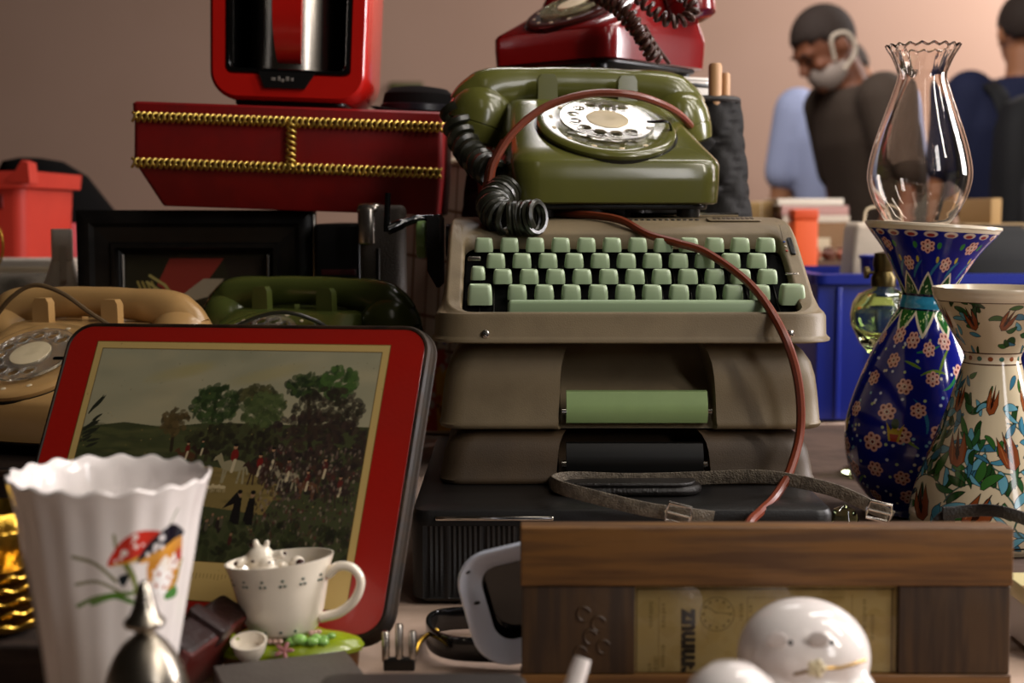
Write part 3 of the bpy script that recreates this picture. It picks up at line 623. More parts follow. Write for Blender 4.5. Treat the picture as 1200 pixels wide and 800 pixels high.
obj('rim', loft([tring(-.001, .0045), tring(-.0018, .0035), tring(-.0015, .002), tring(.001, .0006), tring(.0025, .0018), tring(.0035, .0004), tring(.0045, .0018), tring(.006, 0), tring(.007, .0016), tring(.0085, -.0012), tring(.010, -.0016), tring(.0112, 0), tring(.012, .003)], cap0=False), brass, t)
obj('lid', loft([tring(-.0008, .0042), tring(-.0012, .0047), tring(-.0012, .02), tring(-.0012, .05)]), mat('red_tin_lacquer', '#99160d', .36, var=(11, .35, '#8a1a10'), bump=(420, .07), coat=.15), t)
# the hunting print, painted as flat colour dabs
cw, ch = 620, 500; cv = Canvas(cw, ch, '#6f6743')
gx0, gx1, gy0, gy1 = 16, cw-16, 16, 428
PW, PH_ = gx1-gx0, gy1-gy0
def q(u, v): return (gx0+u*PW, gy0+v*PH_)
yy = np.linspace(0, 1, PH_)[:, None]
sky = A(lin('#908c72'))[None, None]*(1-yy[..., None])+A(lin('#a89c7a'))[None, None]*yy[..., None]
cv.a[gy0:gy1, gx0:gx1] = sky
for k in range(70):
    u, v = random.random(), random.random()*.42; x, y = q(u, v); cv.ell(x, y, random.uniform(20, 70), random.uniform(8, 24), random.choice(['#9c967a', '#7b7a62', '#a99b78', '#88846a']), random.uniform(-.5, .2), .22, 14)
for u, v, w_ in ((.3, .12, 60), (.36, .1, 40), (.62, .12, 70)): cv.ell(*q(u, v), w_, 12, '#958a5c', -.25, .5, 10)
cv.poly([q(0, .40), q(.15, .37), q(.3, .39), q(.45, .36), q(1, .36), q(1, 1), q(0, 1)], '#3c3f26')
for k in range(60): cv.ell(*q(random.random()*.45, random.uniform(.39, .52)), random.uniform(12, 40), random.uniform(3, 7), random.choice(['#474a2b', '#333820', '#50502f']), 0, .5, 3)
cv.poly([q(.0, .62), q(.3, .55), q(.6, .58), q(.75, .64), q(.7, .78), q(.4, .74), q(.0, .74)], '#77653a')
for k in range(50): cv.ell(*q(random.uniform(.1, .75), random.uniform(.57, .74)), random.uniform(10, 30), random.uniform(2, 5), random.choice(['#86713f', '#685730', '#5b4f2b']), 0, .5, 3)
def tree(u, v, ru, rv, cols, n, trunk=None):
    if trunk: cv.line([q(u, v), q(*trunk)], 7, '#2b2417')
    for k in range(n):
        a = random.uniform(0, 2*PI); r = math.sqrt(random.random()); x, y = q(u+ru*r*math.cos(a), v+rv*r*math.sin(a)); cv.ell(x, y, random.uniform(4, 11), random.uniform(3, 7), random.choice(cols), random.uniform(0, 3), .75)
dk = ['#24301a', '#2f3d1e', '#1d2716', '#384722']
tree(.33, .36, .05, .06, ['#4b3d22', '#57472a', '#3d331d'], 60, (.34, .5))
tree(.46, .27, .085, .09, ['#2b3a1c', '#364523', '#232f17', '#3d4c28'], 170, (.46, .5)); tree(.60, .22, .07, .05, ['#3c3a22', '#2e2f1b', '#4a4829'], 90); tree(.63, .29, .075, .08, ['#424d2a', '#4c5630', '#363f22'], 140, (.6, .5))
tree(.77, .17, .08, .05, dk, 90, (.82, .5)); tree(.87, .15, .06, .08, ['#384c25', '#415a29', '#2a3b1c'], 130); tree(.85, .3, .12, .12, ['#2c281c', '#352d22', '#241f18'], 200)
tree(.82, .5, .2, .2, ['#2a211d', '#33271f', '#241c1a', '#3b2d26'], 420); tree(.55, .45, .16, .09, ['#2b2a1a', '#231f16', '#3a3a22'], 160)
for k in range(14): cv.leaf(*q(random.uniform(.0, .03), random.uniform(.3, .5)), random.uniform(18, 40), random.uniform(-1.1, -.1), 3, random.uniform(-.6, .6), '#23251a')
def horse(u, v, s, c, rider=None, flip=1):
    x, y = q(u, v); f = flip
    cv.ell(x, y, 20*s, 9*s, c); cv.poly([(x-f*14*s, y), (x-f*24*s, y-19*s), (x-f*33*s, y-12*s), (x-f*35*s, y-6*s), (x-f*28*s, y-8*s), (x-f*18*s, y+6*s)], c)
    for dx in (-15, -10, 12, 17): cv.line([(x+dx*s, y+4*s), (x+(dx+random.uniform(-4, 4))*s, y+26*s)], 3.2*s, c)
    cv.line([(x+f*19*s, y-3*s), (x+f*24*s, y+12*s)], 3*s, c)
    if rider: cv.ell(x-f*2*s, y-16*s, 6*s, 10*s, rider); cv.ell(x-f*3*s, y-29*s, 3.2*s, 3.6*s, '#a27a5a'); cv.ell(x-f*3*s, y-32*s, 4*s, 2.6*s, '#151210'); cv.line([(x, y-8*s), (x-f*2*s, y+9*s)], 5*s, '#b3a383')
for u, v, s, c, r in ((.40, .52, .8, '#4a2f1d', '#5d1a15'), (.45, .5, .7, '#2a1e16', '#20301c'), (.70, .55, 1, '#3a2318', '#2d2620'), (.57, .56, 1.25, '#8a8062', '#6b1a15'), (.66, .58, 1.0, '#33211a', '#6b1a15'), (.76, .6, 1., '#8b8067', '#4d2a22'), (.88, .58, .9, '#3d2a20', '#4d221d'), (.83, .64, .9, '#5a3b28', '#55241e'), (.94, .66, .9, '#2f2420', '#55241e')): horse(u, v, s, c, r, 1)
for k in range(700):
    u, v = random.uniform(.66, 1), random.uniform(.46, .92); cv.ell(*q(u, v), random.uniform(1, 3), random.uniform(1.5, 5), random.choice(['#54403a', '#6d5f52', '#32241f', '#4d2622', '#41362f', '#7d6c5c', '#241b1a', '#2a201d']), random.uniform(-.4, .4), .7)
for k in range(9): x, y = q(.37+.022*k, .66+.012*random.random()); cv.ell(x, y, 7, 3.4, '#b5a37c'); cv.ell(x-7, y-3, 3, 2.6, '#b5a37c'); [cv.line([(x+d, y+2), (x+d, y+9)], 1.4, '#a08f6a') for d in (-5, -2, 3, 6)]
for u in (.61, .655): x, y = q(u, .74); cv.poly([(x-11, y+36), (x-6, y-14), (x+6, y-14), (x+10, y+36)], '#14110f'); cv.ell(x, y-20, 4, 5, '#8a6a50'); cv.ell(x, y-25, 5, 4, '#14110f')
cv.poly([q(.56, .76), q(.6, .68), q(.62, .72)], '#14110f')
for k in range(240): cv.ell(*q(random.random(), random.uniform(.82, 1)), random.uniform(5, 15), random.uniform(3, 8), random.choice(['#1f2212', '#2b301a', '#17170f', '#33391f']), random.uniform(0, 3), .7)
for k in range(36):
    u, v = random.uniform(.0, .62), random.uniform(.76, .9); x, y = q(u, v); cv.ell(x, y+7, 4, 9, random.choice(['#3c1d18', '#241c18', '#4a4434', '#1d1714'])); cv.ell(x, y-4, 2.4, 2.8, '#7d5d47')
# gold mount and its small illegible lettering ticks
gold = '#b89c60'
for x0_, x1_, y0_, y1_ in ((0, 16, 0, ch), (cw-16, cw, 0, ch), (0, cw, 0, 16), (0, cw, 428, ch)): cv.a[y0_:y1_, x0_:x1_] = lin(gold)
cv.line([(1, 1), (cw-1, 1), (cw-1, ch-1), (1, ch-1), (1, 1)], 2, '#6b4d22')
for k in range(46): cv.line([(150+k*7.2, 450), (150+k*7.2, 450+random.choice((5, 7, 9)))], 1.6, '#7d6535', .8)
cv.speck(260, (0, cw, 0, ch), ['#8f7440', '#3c2c14', '#b59a60'], (.6, 1.6), .4)
for x0_, x1_ in ((gx0, gx1),): cv.line([(gx0, gy0), (gx1, gy0), (gx1, gy1), (gx0, gy1), (gx0, gy0)], 1.5, '#4a3a1c')
mu0, mu1, mv0, mv1 = .028, tw-.030, .019, th_-.0165
V = np.zeros((ch, cw, 3)); V[..., 0] = np.linspace(mu0, mu1, cw)[None]; V[..., 1] = -.0014; V[..., 2] = np.linspace(mv1, mv0, ch)[:, None]
painted('hunting_print', V, cv, mat('tin_print', '#ffffff', .42, attr=True, coat=.1), t)
# ================================================================ painted vases and lamp glass
def flower(cv, x, y, r, pet='#d9a99a', dot='#6b1a24', n=6):
    a0 = random.random()
    for k in range(n):
        a = a0+k*2*PI/n; cv.ell(x+r*.62*math.cos(a), y+r*.62*math.sin(a), r*.36, r*.36, pet); cv.ell(x+r*.62*math.cos(a), y+r*.62*math.sin(a), r*.15, r*.15, dot)
    cv.ell(x, y, r*.28, r*.28, '#e0cdb8'); cv.ell(x, y, r*.16, r*.16, dot)
glaze = mat('painted_glaze', '#ffffff', .1, attr=True, coat=.2)
sc = 1.3/1600; top_y, bot_y = 258, 611
prof = [(76, 262), (72, 268), (55, 290), (41, 315), (32, 334), (28.5, 345), (30, 354), (31, 361), (38, 375), (48, 396), (58, 420), (69, 452), (78, 487), (81, 515), (78, 546), (68, 573), (53, 592), (44, 602), (45, 608), (46, 611)]
h, w = 620, 760
V, Pp = lathe_grid([(r*sc, (bot_y-y)*sc) for r, y in prof], h, w, PI/2)
rowz = Pp[:, 1]
def vr(y): return int(np.argmin(np.abs(rowz-(bot_y-y)*sc)))
cv = Canvas(w, h, '#10177a', True)
cv.a[:vr(266)] = lin('#d8cdb9')
for k in range(20): x = w*k/20; cv.ell(x, vr(270), 13, 7, '#c9b9b0'); cv.ell(x, vr(271), 8, 4, '#8a2a2a')
for k in range(14): x = w*(k+.2)/14; flower(cv, x, vr(284)+(k % 2)*40, 17); cv.ell(x+26, vr(283), 5, 8, '#2f7a35'); cv.ell(x+28, vr(300), 4, 7, '#b5a83a'); cv.leaf(x+10, vr(322), 50, -PI/2+.4, 4, .5, '#2a6a8a')
a_, b_ = vr(316), vr(342); n_ = 10
for k in range(n_):
    x = w*k/n_; d = w/n_
    cv.poly([(x, b_), (x+d/2, a_), (x+d, b_)], '#1d4a22'); cv.line([(x, b_), (x+d/2, a_), (x+d, b_)], 5, '#d6cdb5')
    for _ in range(9): cv.ell(x+d/2+random.uniform(-.25, .25)*d, b_-random.uniform(.1, .55)*(b_-a_), 1.8, 1.8, '#c9d6a8')
cv.a[vr(342):vr(345)] = lin('#0c1030'); cv.a[vr(345):vr(360)] = lin('#2d83a8'); cv.a[vr(360):vr(362)] = lin('#0c1030')
a_, b_ = vr(362), vr(392)
for k in range(n_):
    x = w*(k+.5)/n_; d = w/n_
    cv.poly([(x-d/2, a_), (x+d/2, a_), (x, b_)], '#1f5a24')
    for _ in range(14): cv.ell(x+random.uniform(-.3, .3)*d, a_+random.uniform(.05, .6)*(b_-a_), 2, 2, '#b9d08a')
    cv.line([(x-d/2, a_+4), (x, b_), (x+d/2, a_+4)], 7, '#d6cdb5')
for k in range(380):
    y = random.uniform(vr(390), vr(600)); cv.ell(random.uniform(0, w), y, 2.9, 2.9, random.choice(['#cdd6e6', '#b9c98a', '#7fb0c8', '#d8d2c0']))
for k in range(34):
    x, y = random.uniform(0, w), random.uniform(vr(395), vr(585)); cv.leaf(x, y, random.uniform(40, 80), random.uniform(0, 6.3), 3.2, random.uniform(-1.2, 1.2), random.choice(['#2f7a4a', '#2c6f98', '#6a8a2a']))
pts = []
for _ in range(4000):
    x, y = random.uniform(0, w), random.uniform(vr(392), vr(592))
    if all(min(abs(x-a), w-abs(x-a))**2+(y-b)**2 > 46**2 for a, b in pts): pts.append((x, y))
for x, y in pts: flower(cv, x, y, random.uniform(15, 20))
for k in range(6): x, y = w*(k+.45)/6, vr(505); cv.poly([(x-16, y-18), (x-6, y-2), (x, y-22), (x+6, y-2), (x+16, y-18), (x+9, y+18), (x-9, y+18)], '#b8a02c'); cv.poly([(x-8, y+4), (x+8, y+4), (x+5, y+18), (x-5, y+18)], '#a8402a'); cv.ell(x, y-16, 7, 10, '#1c3a1a')
cv.a[vr(604):] = lin('#141a5a')
bx, by = W(1064, 600, 1.3).x, 1.3
BV = thing('painted_vase', 'tall blue ceramic vase with pink flower clusters and a flared mouth', 'vase', (bx, by, TZ+.004), (0, 3.4, 0)); BV.scale = (1, 1, .962)
painted('body', V, cv, glaze, BV, wrap=True)
obj('rim', lathe([(76*sc, (bot_y-262)*sc), (77.5*sc, (bot_y-260.5)*sc), (77*sc, (bot_y-257.5)*sc), (74*sc, (bot_y-257)*sc), (70*sc, (bot_y-262)*sc), (52*sc, (bot_y-288)*sc), (37*sc, (bot_y-315)*sc), (27*sc, (bot_y-335)*sc), (24*sc, (bot_y-345)*sc), (0, (bot_y-346)*sc)], 96, cap0=False, cap1=False), mat('cream_glaze', '#d8cdb9', .2, coat=.3), BV)
obj('foot', lathe([(0, -.0005), (44*sc, -.0005), (46*sc, .0005), (0, .0006)], 48, cap0=False, cap1=False), mat('unglazed_clay', '#8a6a55', .8), BV)
# lamp chimney standing in the mouth of the blue vase
topw = Matrix.Translation((bx, by, TZ)) @ Matrix.Rotation(math.radians(3.4), 4, 'Y') @ Vector((0, 0, (bot_y-258)*sc*.962))
cp = [(30, 300), (30, 275), (32, 263), (42, 250), (53, 230), (59, 207), (58, 188), (52, 162), (42, 131), (33.5, 106), (28, 87), (29, 78), (35, 63), (41, 53), (42.5, 50)]
P = resample(catmull([(r*sc, (300-y)*sc, 0) for r, y in cp], 8), 90)[:, :2]
def scal(a, k, r, z):
    n_ = 90; top = k in range(82, 98); f = np.clip((k-76)/13, 0, 1) if k < 90 else np.clip((103-k)/13, 0, 1)
    return r*(1+.012*f*np.cos(20*a)), z+.0012*f*np.cos(20*a)
prof = [tuple(p) for p in P]+[(r-.0018, z) for r, z in P[::-1]]
g = lathe(prof, 160, scal, cap0=False, cap1=False)
v, f = g; n_ = 160; k_ = len(prof); f = f+[((k_-1)*n_+j, (k_-1)*n_+(j+1) % n_, (j+1) % n_, j) for j in range(n_)]
t = thing('lamp_chimney', 'clear glass oil lamp chimney with a crimped rim, standing in the blue vase mouth', 'lamp glass', (W(1076, 260, 1.3).x, 1.3, topw.z-(300-258)*sc*.92+.004))
t.scale = (1, 1, .975); obj('glass', (v, f), M_glass, t, sharp=80)
# white vase with tulip scrolls
sc = 1.18/1600; bot_y = 643; cxp = 1160
prof = [(70, 347), (68, 355), (56, 378), (43, 401), (34, 417), (32, 424), (34, 433), (42, 460), (55, 500), (70, 541), (84, 581), (90, 610), (88, 633), (82, 643)]
h, w = 560, 800
V, Pp = lathe_grid([(r*sc, (bot_y-y)*sc) for r, y in prof], h, w, PI/2); rowz = Pp[:, 1]
cv = Canvas(w, h, '#bfb297', True)
gr, bl, rd, ln = ['#1d3d1c', '#27502a', '#2f5a26'], ['#3f7a92', '#5a93a6', '#34667e'], '#7a3d1e', '#14160f'
def scroll(x0, y0, R, a0, d):
    P = [(x0+R*(1-.0*i)*math.cos(a0+d*i*.22), y0+R*math.sin(a0+d*i*.22)) for i in range(22)]
    cv.line(P, 3.2, ln); cv.line(P, 1.6, '#2f5a50')
    for i in range(1, 21, 2):
        x, y = P[i]; an = a0+d*i*.22; cv.leaf(x, y, random.uniform(30, 52), an+d*(.9+random.uniform(-.2, .3)), random.uniform(6, 9.5), -d*random.uniform(.6, 1.6), random.choice(gr+bl), ln, 1.3)
def tulip(x, y, s, an):
    ca, sa = math.cos(an), math.sin(an); R = lambda p: (x+s*(p[0]*ca-p[1]*sa), y+s*(p[0]*sa+p[1]*ca))
    cv.poly([R(p) for p in ((-9, -20), (-3, -2), (0, -24), (3, -2), (9, -20), (12, 0), (8, 14), (0, 19), (-8, 14), (-12, 0))], rd, 1, 1.5, ln)
    cv.poly([R(p) for p in ((-3, 4), (0, -14), (3, 4), (0, 12))], '#2a140c'); cv.line([R((-7, -8)), R((-6, 10))], 1.5, '#a8683a')
for k in range(7):
    for y, R in ((470, 62), (335, 52)):
        x = w*(k+(.5 if y == 335 else 0))/7; scroll(x, y, R, random.random()*6, random.choice((-1, 1)))
for k in range(150): cv.leaf(random.uniform(0, w), random.uniform(180, 550), random.uniform(30, 62), random.uniform(0, 6.3), random.uniform(5, 10), random.uniform(-1.6, 1.6), random.choice(gr+bl+bl), ln, 1.2)
for k in range(90): cv.leaf(random.uniform(0, w), random.uniform(170, 400), random.uniform(26, 56), random.uniform(0, 6.3), random.uniform(4, 8), random.uniform(-1.6, 1.6), random.choice(gr+gr+bl), ln, 1.2)
for k in range(7):
    tulip(w*k/7, 470, 1.9, random.uniform(-.5, .5)); tulip(w*(k+.5)/7, 345, 1.9, random.uniform(-.4, .4)); tulip(w*k/7+20, 240, 1.5, random.uniform(-.3, .3))
for k in range(80): x, y = random.uniform(0, w), random.uniform(14, 125); cv.leaf(x, y, random.uniform(26, 50), random.uniform(0, 6.3), random.uniform(5, 8), random.uniform(-1.6, 1.6), random.choice(gr+bl), ln, 1.2)
for k in range(9): tulip(w*(k+.4)/9, 60, 1.3, random.uniform(-.5, .5))
def vr(y): return int(np.argmin(np.abs(rowz-(bot_y-y)*sc)))
a_, b_ = vr(416), vr(431); cv.a[a_:b_] = lin('#c5b79f'); cv.a[a_:a_+3] = lin('#3a1f14'); cv.a[b_-3:b_] = lin('#3a1f14')
for k in range(16): cv.ell(w*k/16, (a_+b_)/2, 12, 5, rd if k % 2 else '#2f5a50'); 
cv.a[vr(632):vr(634)] = lin('#14160f')
cv.a[:vr(356)] = lin('#c7b9a2'); cv.a[vr(356):vr(357.2)] = lin('#3a1f14')
t = thing('painted_vase', 'white ceramic vase with brown tulips and green scrolls, in front of the blue vase', 'vase', (W(cxp, 500, 1.18).x, 1.18, TZ+.004))
painted('body', V, cv, glaze, t, wrap=True)
obj('rim', lathe([(70*sc, (bot_y-347)*sc), (71*sc, (bot_y-344)*sc), (70*sc, (bot_y-341)*sc), (66*sc, (bot_y-341)*sc), (62*sc, (bot_y-350)*sc), (50*sc, (bot_y-378)*sc), (38*sc, (bot_y-401)*sc), (28*sc, (bot_y-420)*sc), (0, (bot_y-424)*sc)], 96, cap0=False, cap1=False), mat('cream_chipped_glaze', '#c7b9a2', .25, coat=.2), t)
obj('foot', lathe([(0, -.0005), (80*sc, -.0005), (82*sc, .0005), (0, .0006)], 48, cap0=False, cap1=False), mat('pale_clay', '#9a8068', .8), t)
# ================================================================ wooden frame with calendar leaf
FY = .80
L_, R_ = W(610, 619, FY), W(1192, 619, FY); ww = R_.x-L_.x; hh = L_.z-TZ-.0015
t = thing('framed_calendar', 'brown wooden frame holding an old stitched calendar leaf under glass', 'frame', (L_.x, FY, TZ+.001), (-2.5, 0, 0))
bevel = .0012
def plank(x0, x1, z0, z1, y0, y1): return mv(rbox(x1-x0, y1-y0, z1-z0, .0012, .001), (x0+x1)/2, (y0+y1)/2, z0)
tr_ = .0355; sl_ = W(745, 700, FY).x-L_.x; sr_ = R_.x-W(1056, 700, FY).x
obj('top_rail', plank(0, ww, hh-tr_, hh, 0, .021), M_wood, t)
obj('bottom_rail', plank(0, ww, 0, .012, .0004, .0205), M_wood, t)
ls = obj('side_panel', plank(0.0008, sl_, .0122, hh-tr_-.0002, .0015, .019), M_woodv, t)
obj('side_panel', plank(ww-sr_, ww-.0008, .0122, hh-tr_-.0002, .0015, .019), M_woodv, t)
for k, (dx, dz, r) in enumerate(((.038, .028, .0042), (.047, .022, .0045), (.042, .014, .0042), (.050, .008, .004), (.036, .004, .004))):
    obj('carved_curl', tube([(dx+r*math.cos(a)*(1-.05*a), .0012, hh-tr_-.045+dz+r*math.sin(a)) for a in np.linspace(.3, 5.2, 20)], .0009, 6), M_woodv, ls)
pw = ww-sl_-sr_; ph = hh-tr_-.0122
cv = Canvas(640, int(640*ph/pw), '#a8966a'); s_ = 640/pw; cw, ch = cv.w, cv.h
def cp(px, py): p = W(px, py, FY+.006); return ((p.x-L_.x-sl_)*s_, (hh-tr_-(p.z-TZ-.001))*s_)
cv.speck(120, (0, cw, 0, ch), ['#98824e', '#a8925c', '#8f7a48'], (8, 30), .3)
for x in np.arange(8, cw-8, 7): cv.line([(x, cp(800, 691)[1]), (x+4, cp(800, 691)[1])], 3.4, '#3a2a12')
for y in np.arange(cp(800, 691)[1], ch, 7): cv.line([(6, y), (6, y+4)], 3, '#3a2a12'); cv.line([(cp(1047, 700)[0], y), (cp(1047, 700)[0], y+4)], 3.4, '#3a2a12')
x, y = cp(773, 700); cv.line([(x, y), (x, ch)], 1.2, '#5a4826'); x2, y2 = cp(1000, 700); cv.line([(x2, y2-6), (x2, ch)], 1.2, '#6a5730'); x3, y3 = cp(877, 701); cv.line([(x3, ch), (x3, y3), (cp(990, 701)[0], y3)], 1.2, '#5a4826')
cx, cy = cp(841, 720); R = cp(861, 720)[0]-cx
cv.line([(cx+R*math.cos(a), cy+R*math.sin(a)) for a in np.linspace(0, 2*PI, 50)], 1.6, '#4f3f20')
for k in range(12): a = k*PI/6; cv.ell(cx+R*.8*math.cos(a), cy+R*.8*math.sin(a), 3.2, 3.2, '#4f3f20', al=.8)
cv.line([(cx-R*.6, cy-R*.45), (cx-R*.1, cy-R*.1), (cx+R*.85, cy)], 1.8, '#4f3f20'); cv.line([(cx-R*.6, cy-R*.45), (cx, cy-R*.02)], 1.4, '#4f3f20')
for px, p0, p1 in ((764, 707, 735), (779, 709, 735), (778, 756, 780), (762, 778, 800), (769, 770, 800), (870, 708, 728), (881, 710, 718), (1015, 704, 748), (1024, 722, 752)):
    x, y0 = cp(px, p0); y1 = cp(px, p1)[1]; y = y0
    while y < y1: d = random.uniform(2.5, 6); cv.line([(x-4, y), (x+random.uniform(1, 4), y)], d*.6, '#5a4826', .8); y += d+1.6
h, w = cv.a.shape[:2]; V = np.zeros((h, w, 3)); V[..., 0] = np.linspace(sl_, ww-sr_, w)[None]; V[..., 1] = .0065; V[..., 2] = np.linspace(hh-tr_, .0122, h)[:, None]
leaf = painted('calendar_leaf', V, cv, mat('old_paper', '#ffffff', .7, attr=True), t)
obj('backing', plank(sl_-.001, ww-sr_+.001, .0122, hh-tr_, .0072, .018), M_woodv, t)
cu = bpy.data.curves.new('calendar_word', 'FONT'); cu.body = 'temmuz'; cu.size = .0225; cu.offset = .0011; cu.extrude = .0001; cu.align_x = 'RIGHT'
to = bpy.data.objects.new('calendar_word', cu); C.objects.link(to); bpy.context.view_layer.update()
me = bpy.data.meshes.new_from_object(to.evaluated_get(bpy.context.evaluated_depsgraph_get())); bpy.data.objects.remove(to)
xs_ = [v.co.x for v in me.vertices]; mx = max(xs_); ysz = max(v.co.y for v in me.vertices if v.co.x > mx-.004)
wo = bpy.data.objects.new('calendar_word', me); C.objects.link(wo); me.materials.append(mat('black_ink', '#16100c', .6)); wo.parent = t
pt = W(814, 713, FY+.0063); k_ = W(814, 713, FY+.006).x-W(801, 713, FY+.006).x
sc_ = 1.12*k_/ysz; print('ysz', ysz, k_)
for v in me.vertices: x_, y_ = v.co.x*.93, v.co.y; v.co = ((-y_)*sc_, -v.co.z, (x_-mx*.93)*sc_)
wo.location = (pt.x-L_.x, .0061, pt.z-TZ-.001)
obj('glass', plank(sl_+.0003, ww-sr_-.0003, .0125, hh-tr_-.0003, .0035, .0048), M_pane, t)
# ================================================================ straps on the suitcase
stm = mat('worn_grey_leather', '#655a4b', .6, bump=(700, .8), var=(160, .6, '#33291f'))
ST = Z1
t = thing('leather_strap', 'worn leather strap with buckles lying over the front of the suitcase', 'strap', (.08, 1.02, ST))
world_ribbon(t, 'band', [at(836, 607, .975), at(805, 603, .972), at(760, 597, .975), at(700, 583, .985), at(657, 571, 1.0), at(648, 564, 1.03), at(670, 560, 1.055), at(740, 562, 1.06), at(820, 560, 1.06), at(890, 558, 1.05), at(940, 565, 1.04), at(985, 577, 1.03), at(1030, 598, 1.02), at(1045, 606, 1.02)], .0105, .0018, stm)
for px, py, Y in ((795, 602, .966), (1030, 599, 1.013)):
    p = W(px, py, Y); b = obj('buckle', [tube([(-.008, 0, -.0065), (.008, 0, -.0065), (.009, 0, 0), (.008, 0, .0065), (-.008, 0, .0065), (-.009, 0, 0)], .0014, 8, True)], M_steel, t, tuple(p-Vector((.08, 1.02, ST))), (0, 12, -8))
    obj('buckle_prong', tube([(-.008, -.001, 0), (.0085, -.0018, 0)], .0009, 6), M_steel, b)
t = thing('leather_flap_case', 'flat soft black leather case with a rounded flap on the suitcase top', 'case', (X(735, 590, 1.04), 1.075, ST))
obj('body', rbox(.12, .075, .008, .02, .004), M_leather, t); obj('flap', mv(rbox(.11, .05, .003, .018, .0012), 0, -.012, .0078), M_leather, t)
t = thing('leather_strap', 'black strap arching beside the white tulip vase, behind the wooden frame', 'strap', (.33, .96, TZ))
world_ribbon(t, 'band', [at(1085, 640, .97), at(1105, 606, .97), at(1140, 598, .97), at(1180, 601, .96), at(1230, 622, .955), at(1270, 660, .95), (.40, .96, TZ+.006)], .009, .002, M_leather)
p = W(1112, 603, .966); obj('keeper', ribbon([(-.004, 0, 0), (.004, 0, 0), (.004, .003, 0), (-.004, .003, 0)], .011, .0012, closed=True), M_leather, t, tuple(p-Vector((.33, .96, TZ))))
p = W(1000, 600, 1.12); tag(obj('glass_stopper', [lathe([(0, 0), (.007, 0), (.006, .008), (.010, .014), (.013, .024), (.009, .034), (0, .038)], 24, cap0=False, cap1=False)], M_greenglass, None, (p.x, 1.15, TZ+.004)), 'small green glass stopper standing between the suitcase and the blue vase', 'stopper')
# ================================================================ enamel tray, belt, grey boxes
en = mat('pale_blue_enamel', '#cfd6e6', .14, coat=.4)
t = thing('enamel_pan', 'pale blue chipped enamel pan standing on edge, half hidden by the wooden frame', 'pan')
p = W(580, 776, .846)
pw_, ph_ = .092, .076
def pr(i, y, r=.022): R = rr(i, pw_-i, i, ph_-i, max(r-i, .006), 8, 2); return np.column_stack([R[:, 0]-.012, np.full(len(R), y), R[:, 1]])
t.matrix_world = Matrix.Translation((p.x+.004, .846, TZ+.0025)) @ Matrix.Rotation(math.radians(-5), 4, 'Z') @ Matrix.Rotation(math.radians(-15), 4, 'Y') @ Matrix.Rotation(math.radians(5), 4, 'X')
obj('body', loft([pr(.0, .004), pr(-.001, .0015), pr(.0005, -.0005), pr(.003, 0), pr(.0115, .007, .025), pr(.013, .0085, .025), pr(.0135, .024, .025), pr(.0155, .0265, .025), pr(.0115, .027, .025), pr(.010, .012), pr(.001, .006)], cap0=False, cap1=False), en, t)
obj('black_inside', loft([pr(.0132, .0085, .025), pr(.0138, .0225, .025), pr(.028, .0235, .025)], cap0=False), M_blackg, t)
for x_, z_ in ((-.004, .066), (-.0035, .045)): obj('enamel_chip', mv(ell(.0022, .0008, .0012, 10, 6), x_, .0006, z_), M_black, t)
t = thing('patent_belt', 'glossy black patent belt loop with a pronged metal clasp, lying on the cloth', 'belt', (X(575, 750, .9), .905, TZ+.003))
bp_ = catmull([(.0, -.045, 0), (-.03, -.036, 0), (-.042, -.008, 0), (-.036, .02, 0), (.0, .028, 0), (.05, .026, 0), (.075, .012, 0), (.08, -.02, 0), (.05, -.045, 0)], 10, True)
obj('loop', mv(ribbon(bp_, .016, .0035, closed=True), 0, 0, .006), M_blackg, t)
ck = obj('clasp', mv(rbox(.02, .006, .008, .0015, .001), 0, 0, 0), M_darkmetal, t, tuple(W(468, 788, .845)-Vector((X(575, 750, .9), .905, TZ+.003)))); ck.location.z = -.002
for dx, hz in ((-.0085, .0195), (0, .024), (.0085, .0195)): obj('clasp_peg', mv(lathe([(0, 0), (.0026, 0), (.0026, hz-.001), (.0018, hz), (0, hz)], 14, cap0=False, cap1=False), dx, 0, .006), M_steel, ck)
world_cord(t, 'gold_link', [at(484, 772, .855), at(492, 752, .87), at(505, 741, .885), at(512, 738, .89)], .0016, M_gold)
grb = mat('grey_card', '#57504a', .6, var=(30, .3, '#4a433e'), bump=(300, .2))
t = thing('grey_box', 'flat grey card box lying in front of the cup ornament', 'box', (-.103, .82, TZ+.0015), (0, 0, 21))
obj('tray', mv(rbox(.079, .099, .017, .002, .001), -.04, -.05, 0), grb, t); obj('lid', mv(rbox(.081, .101, .012, .002, .0012), -.04, -.05, .0085), grb, t)
t = thing('dark_case', 'long dark grey case lying at the very front of the table', 'case', (X(502, 790, .715)-.002, .69, TZ+.0015))
dzh = W(500, 787, .715).z-TZ-.0015
obj('case_base', rbox(.108, .05, dzh-.012, .01, .003), mat('dark_grey_plastic', '#2b2724', .45, bump=(300, .15)), t); obj('case_lid', mv(rbox(.11, .052, .0118, .011, .004), 0, 0, dzh-.0118), mat('dark_grey_case_lid', '#2f2a27', .45, bump=(300, .15)), t)
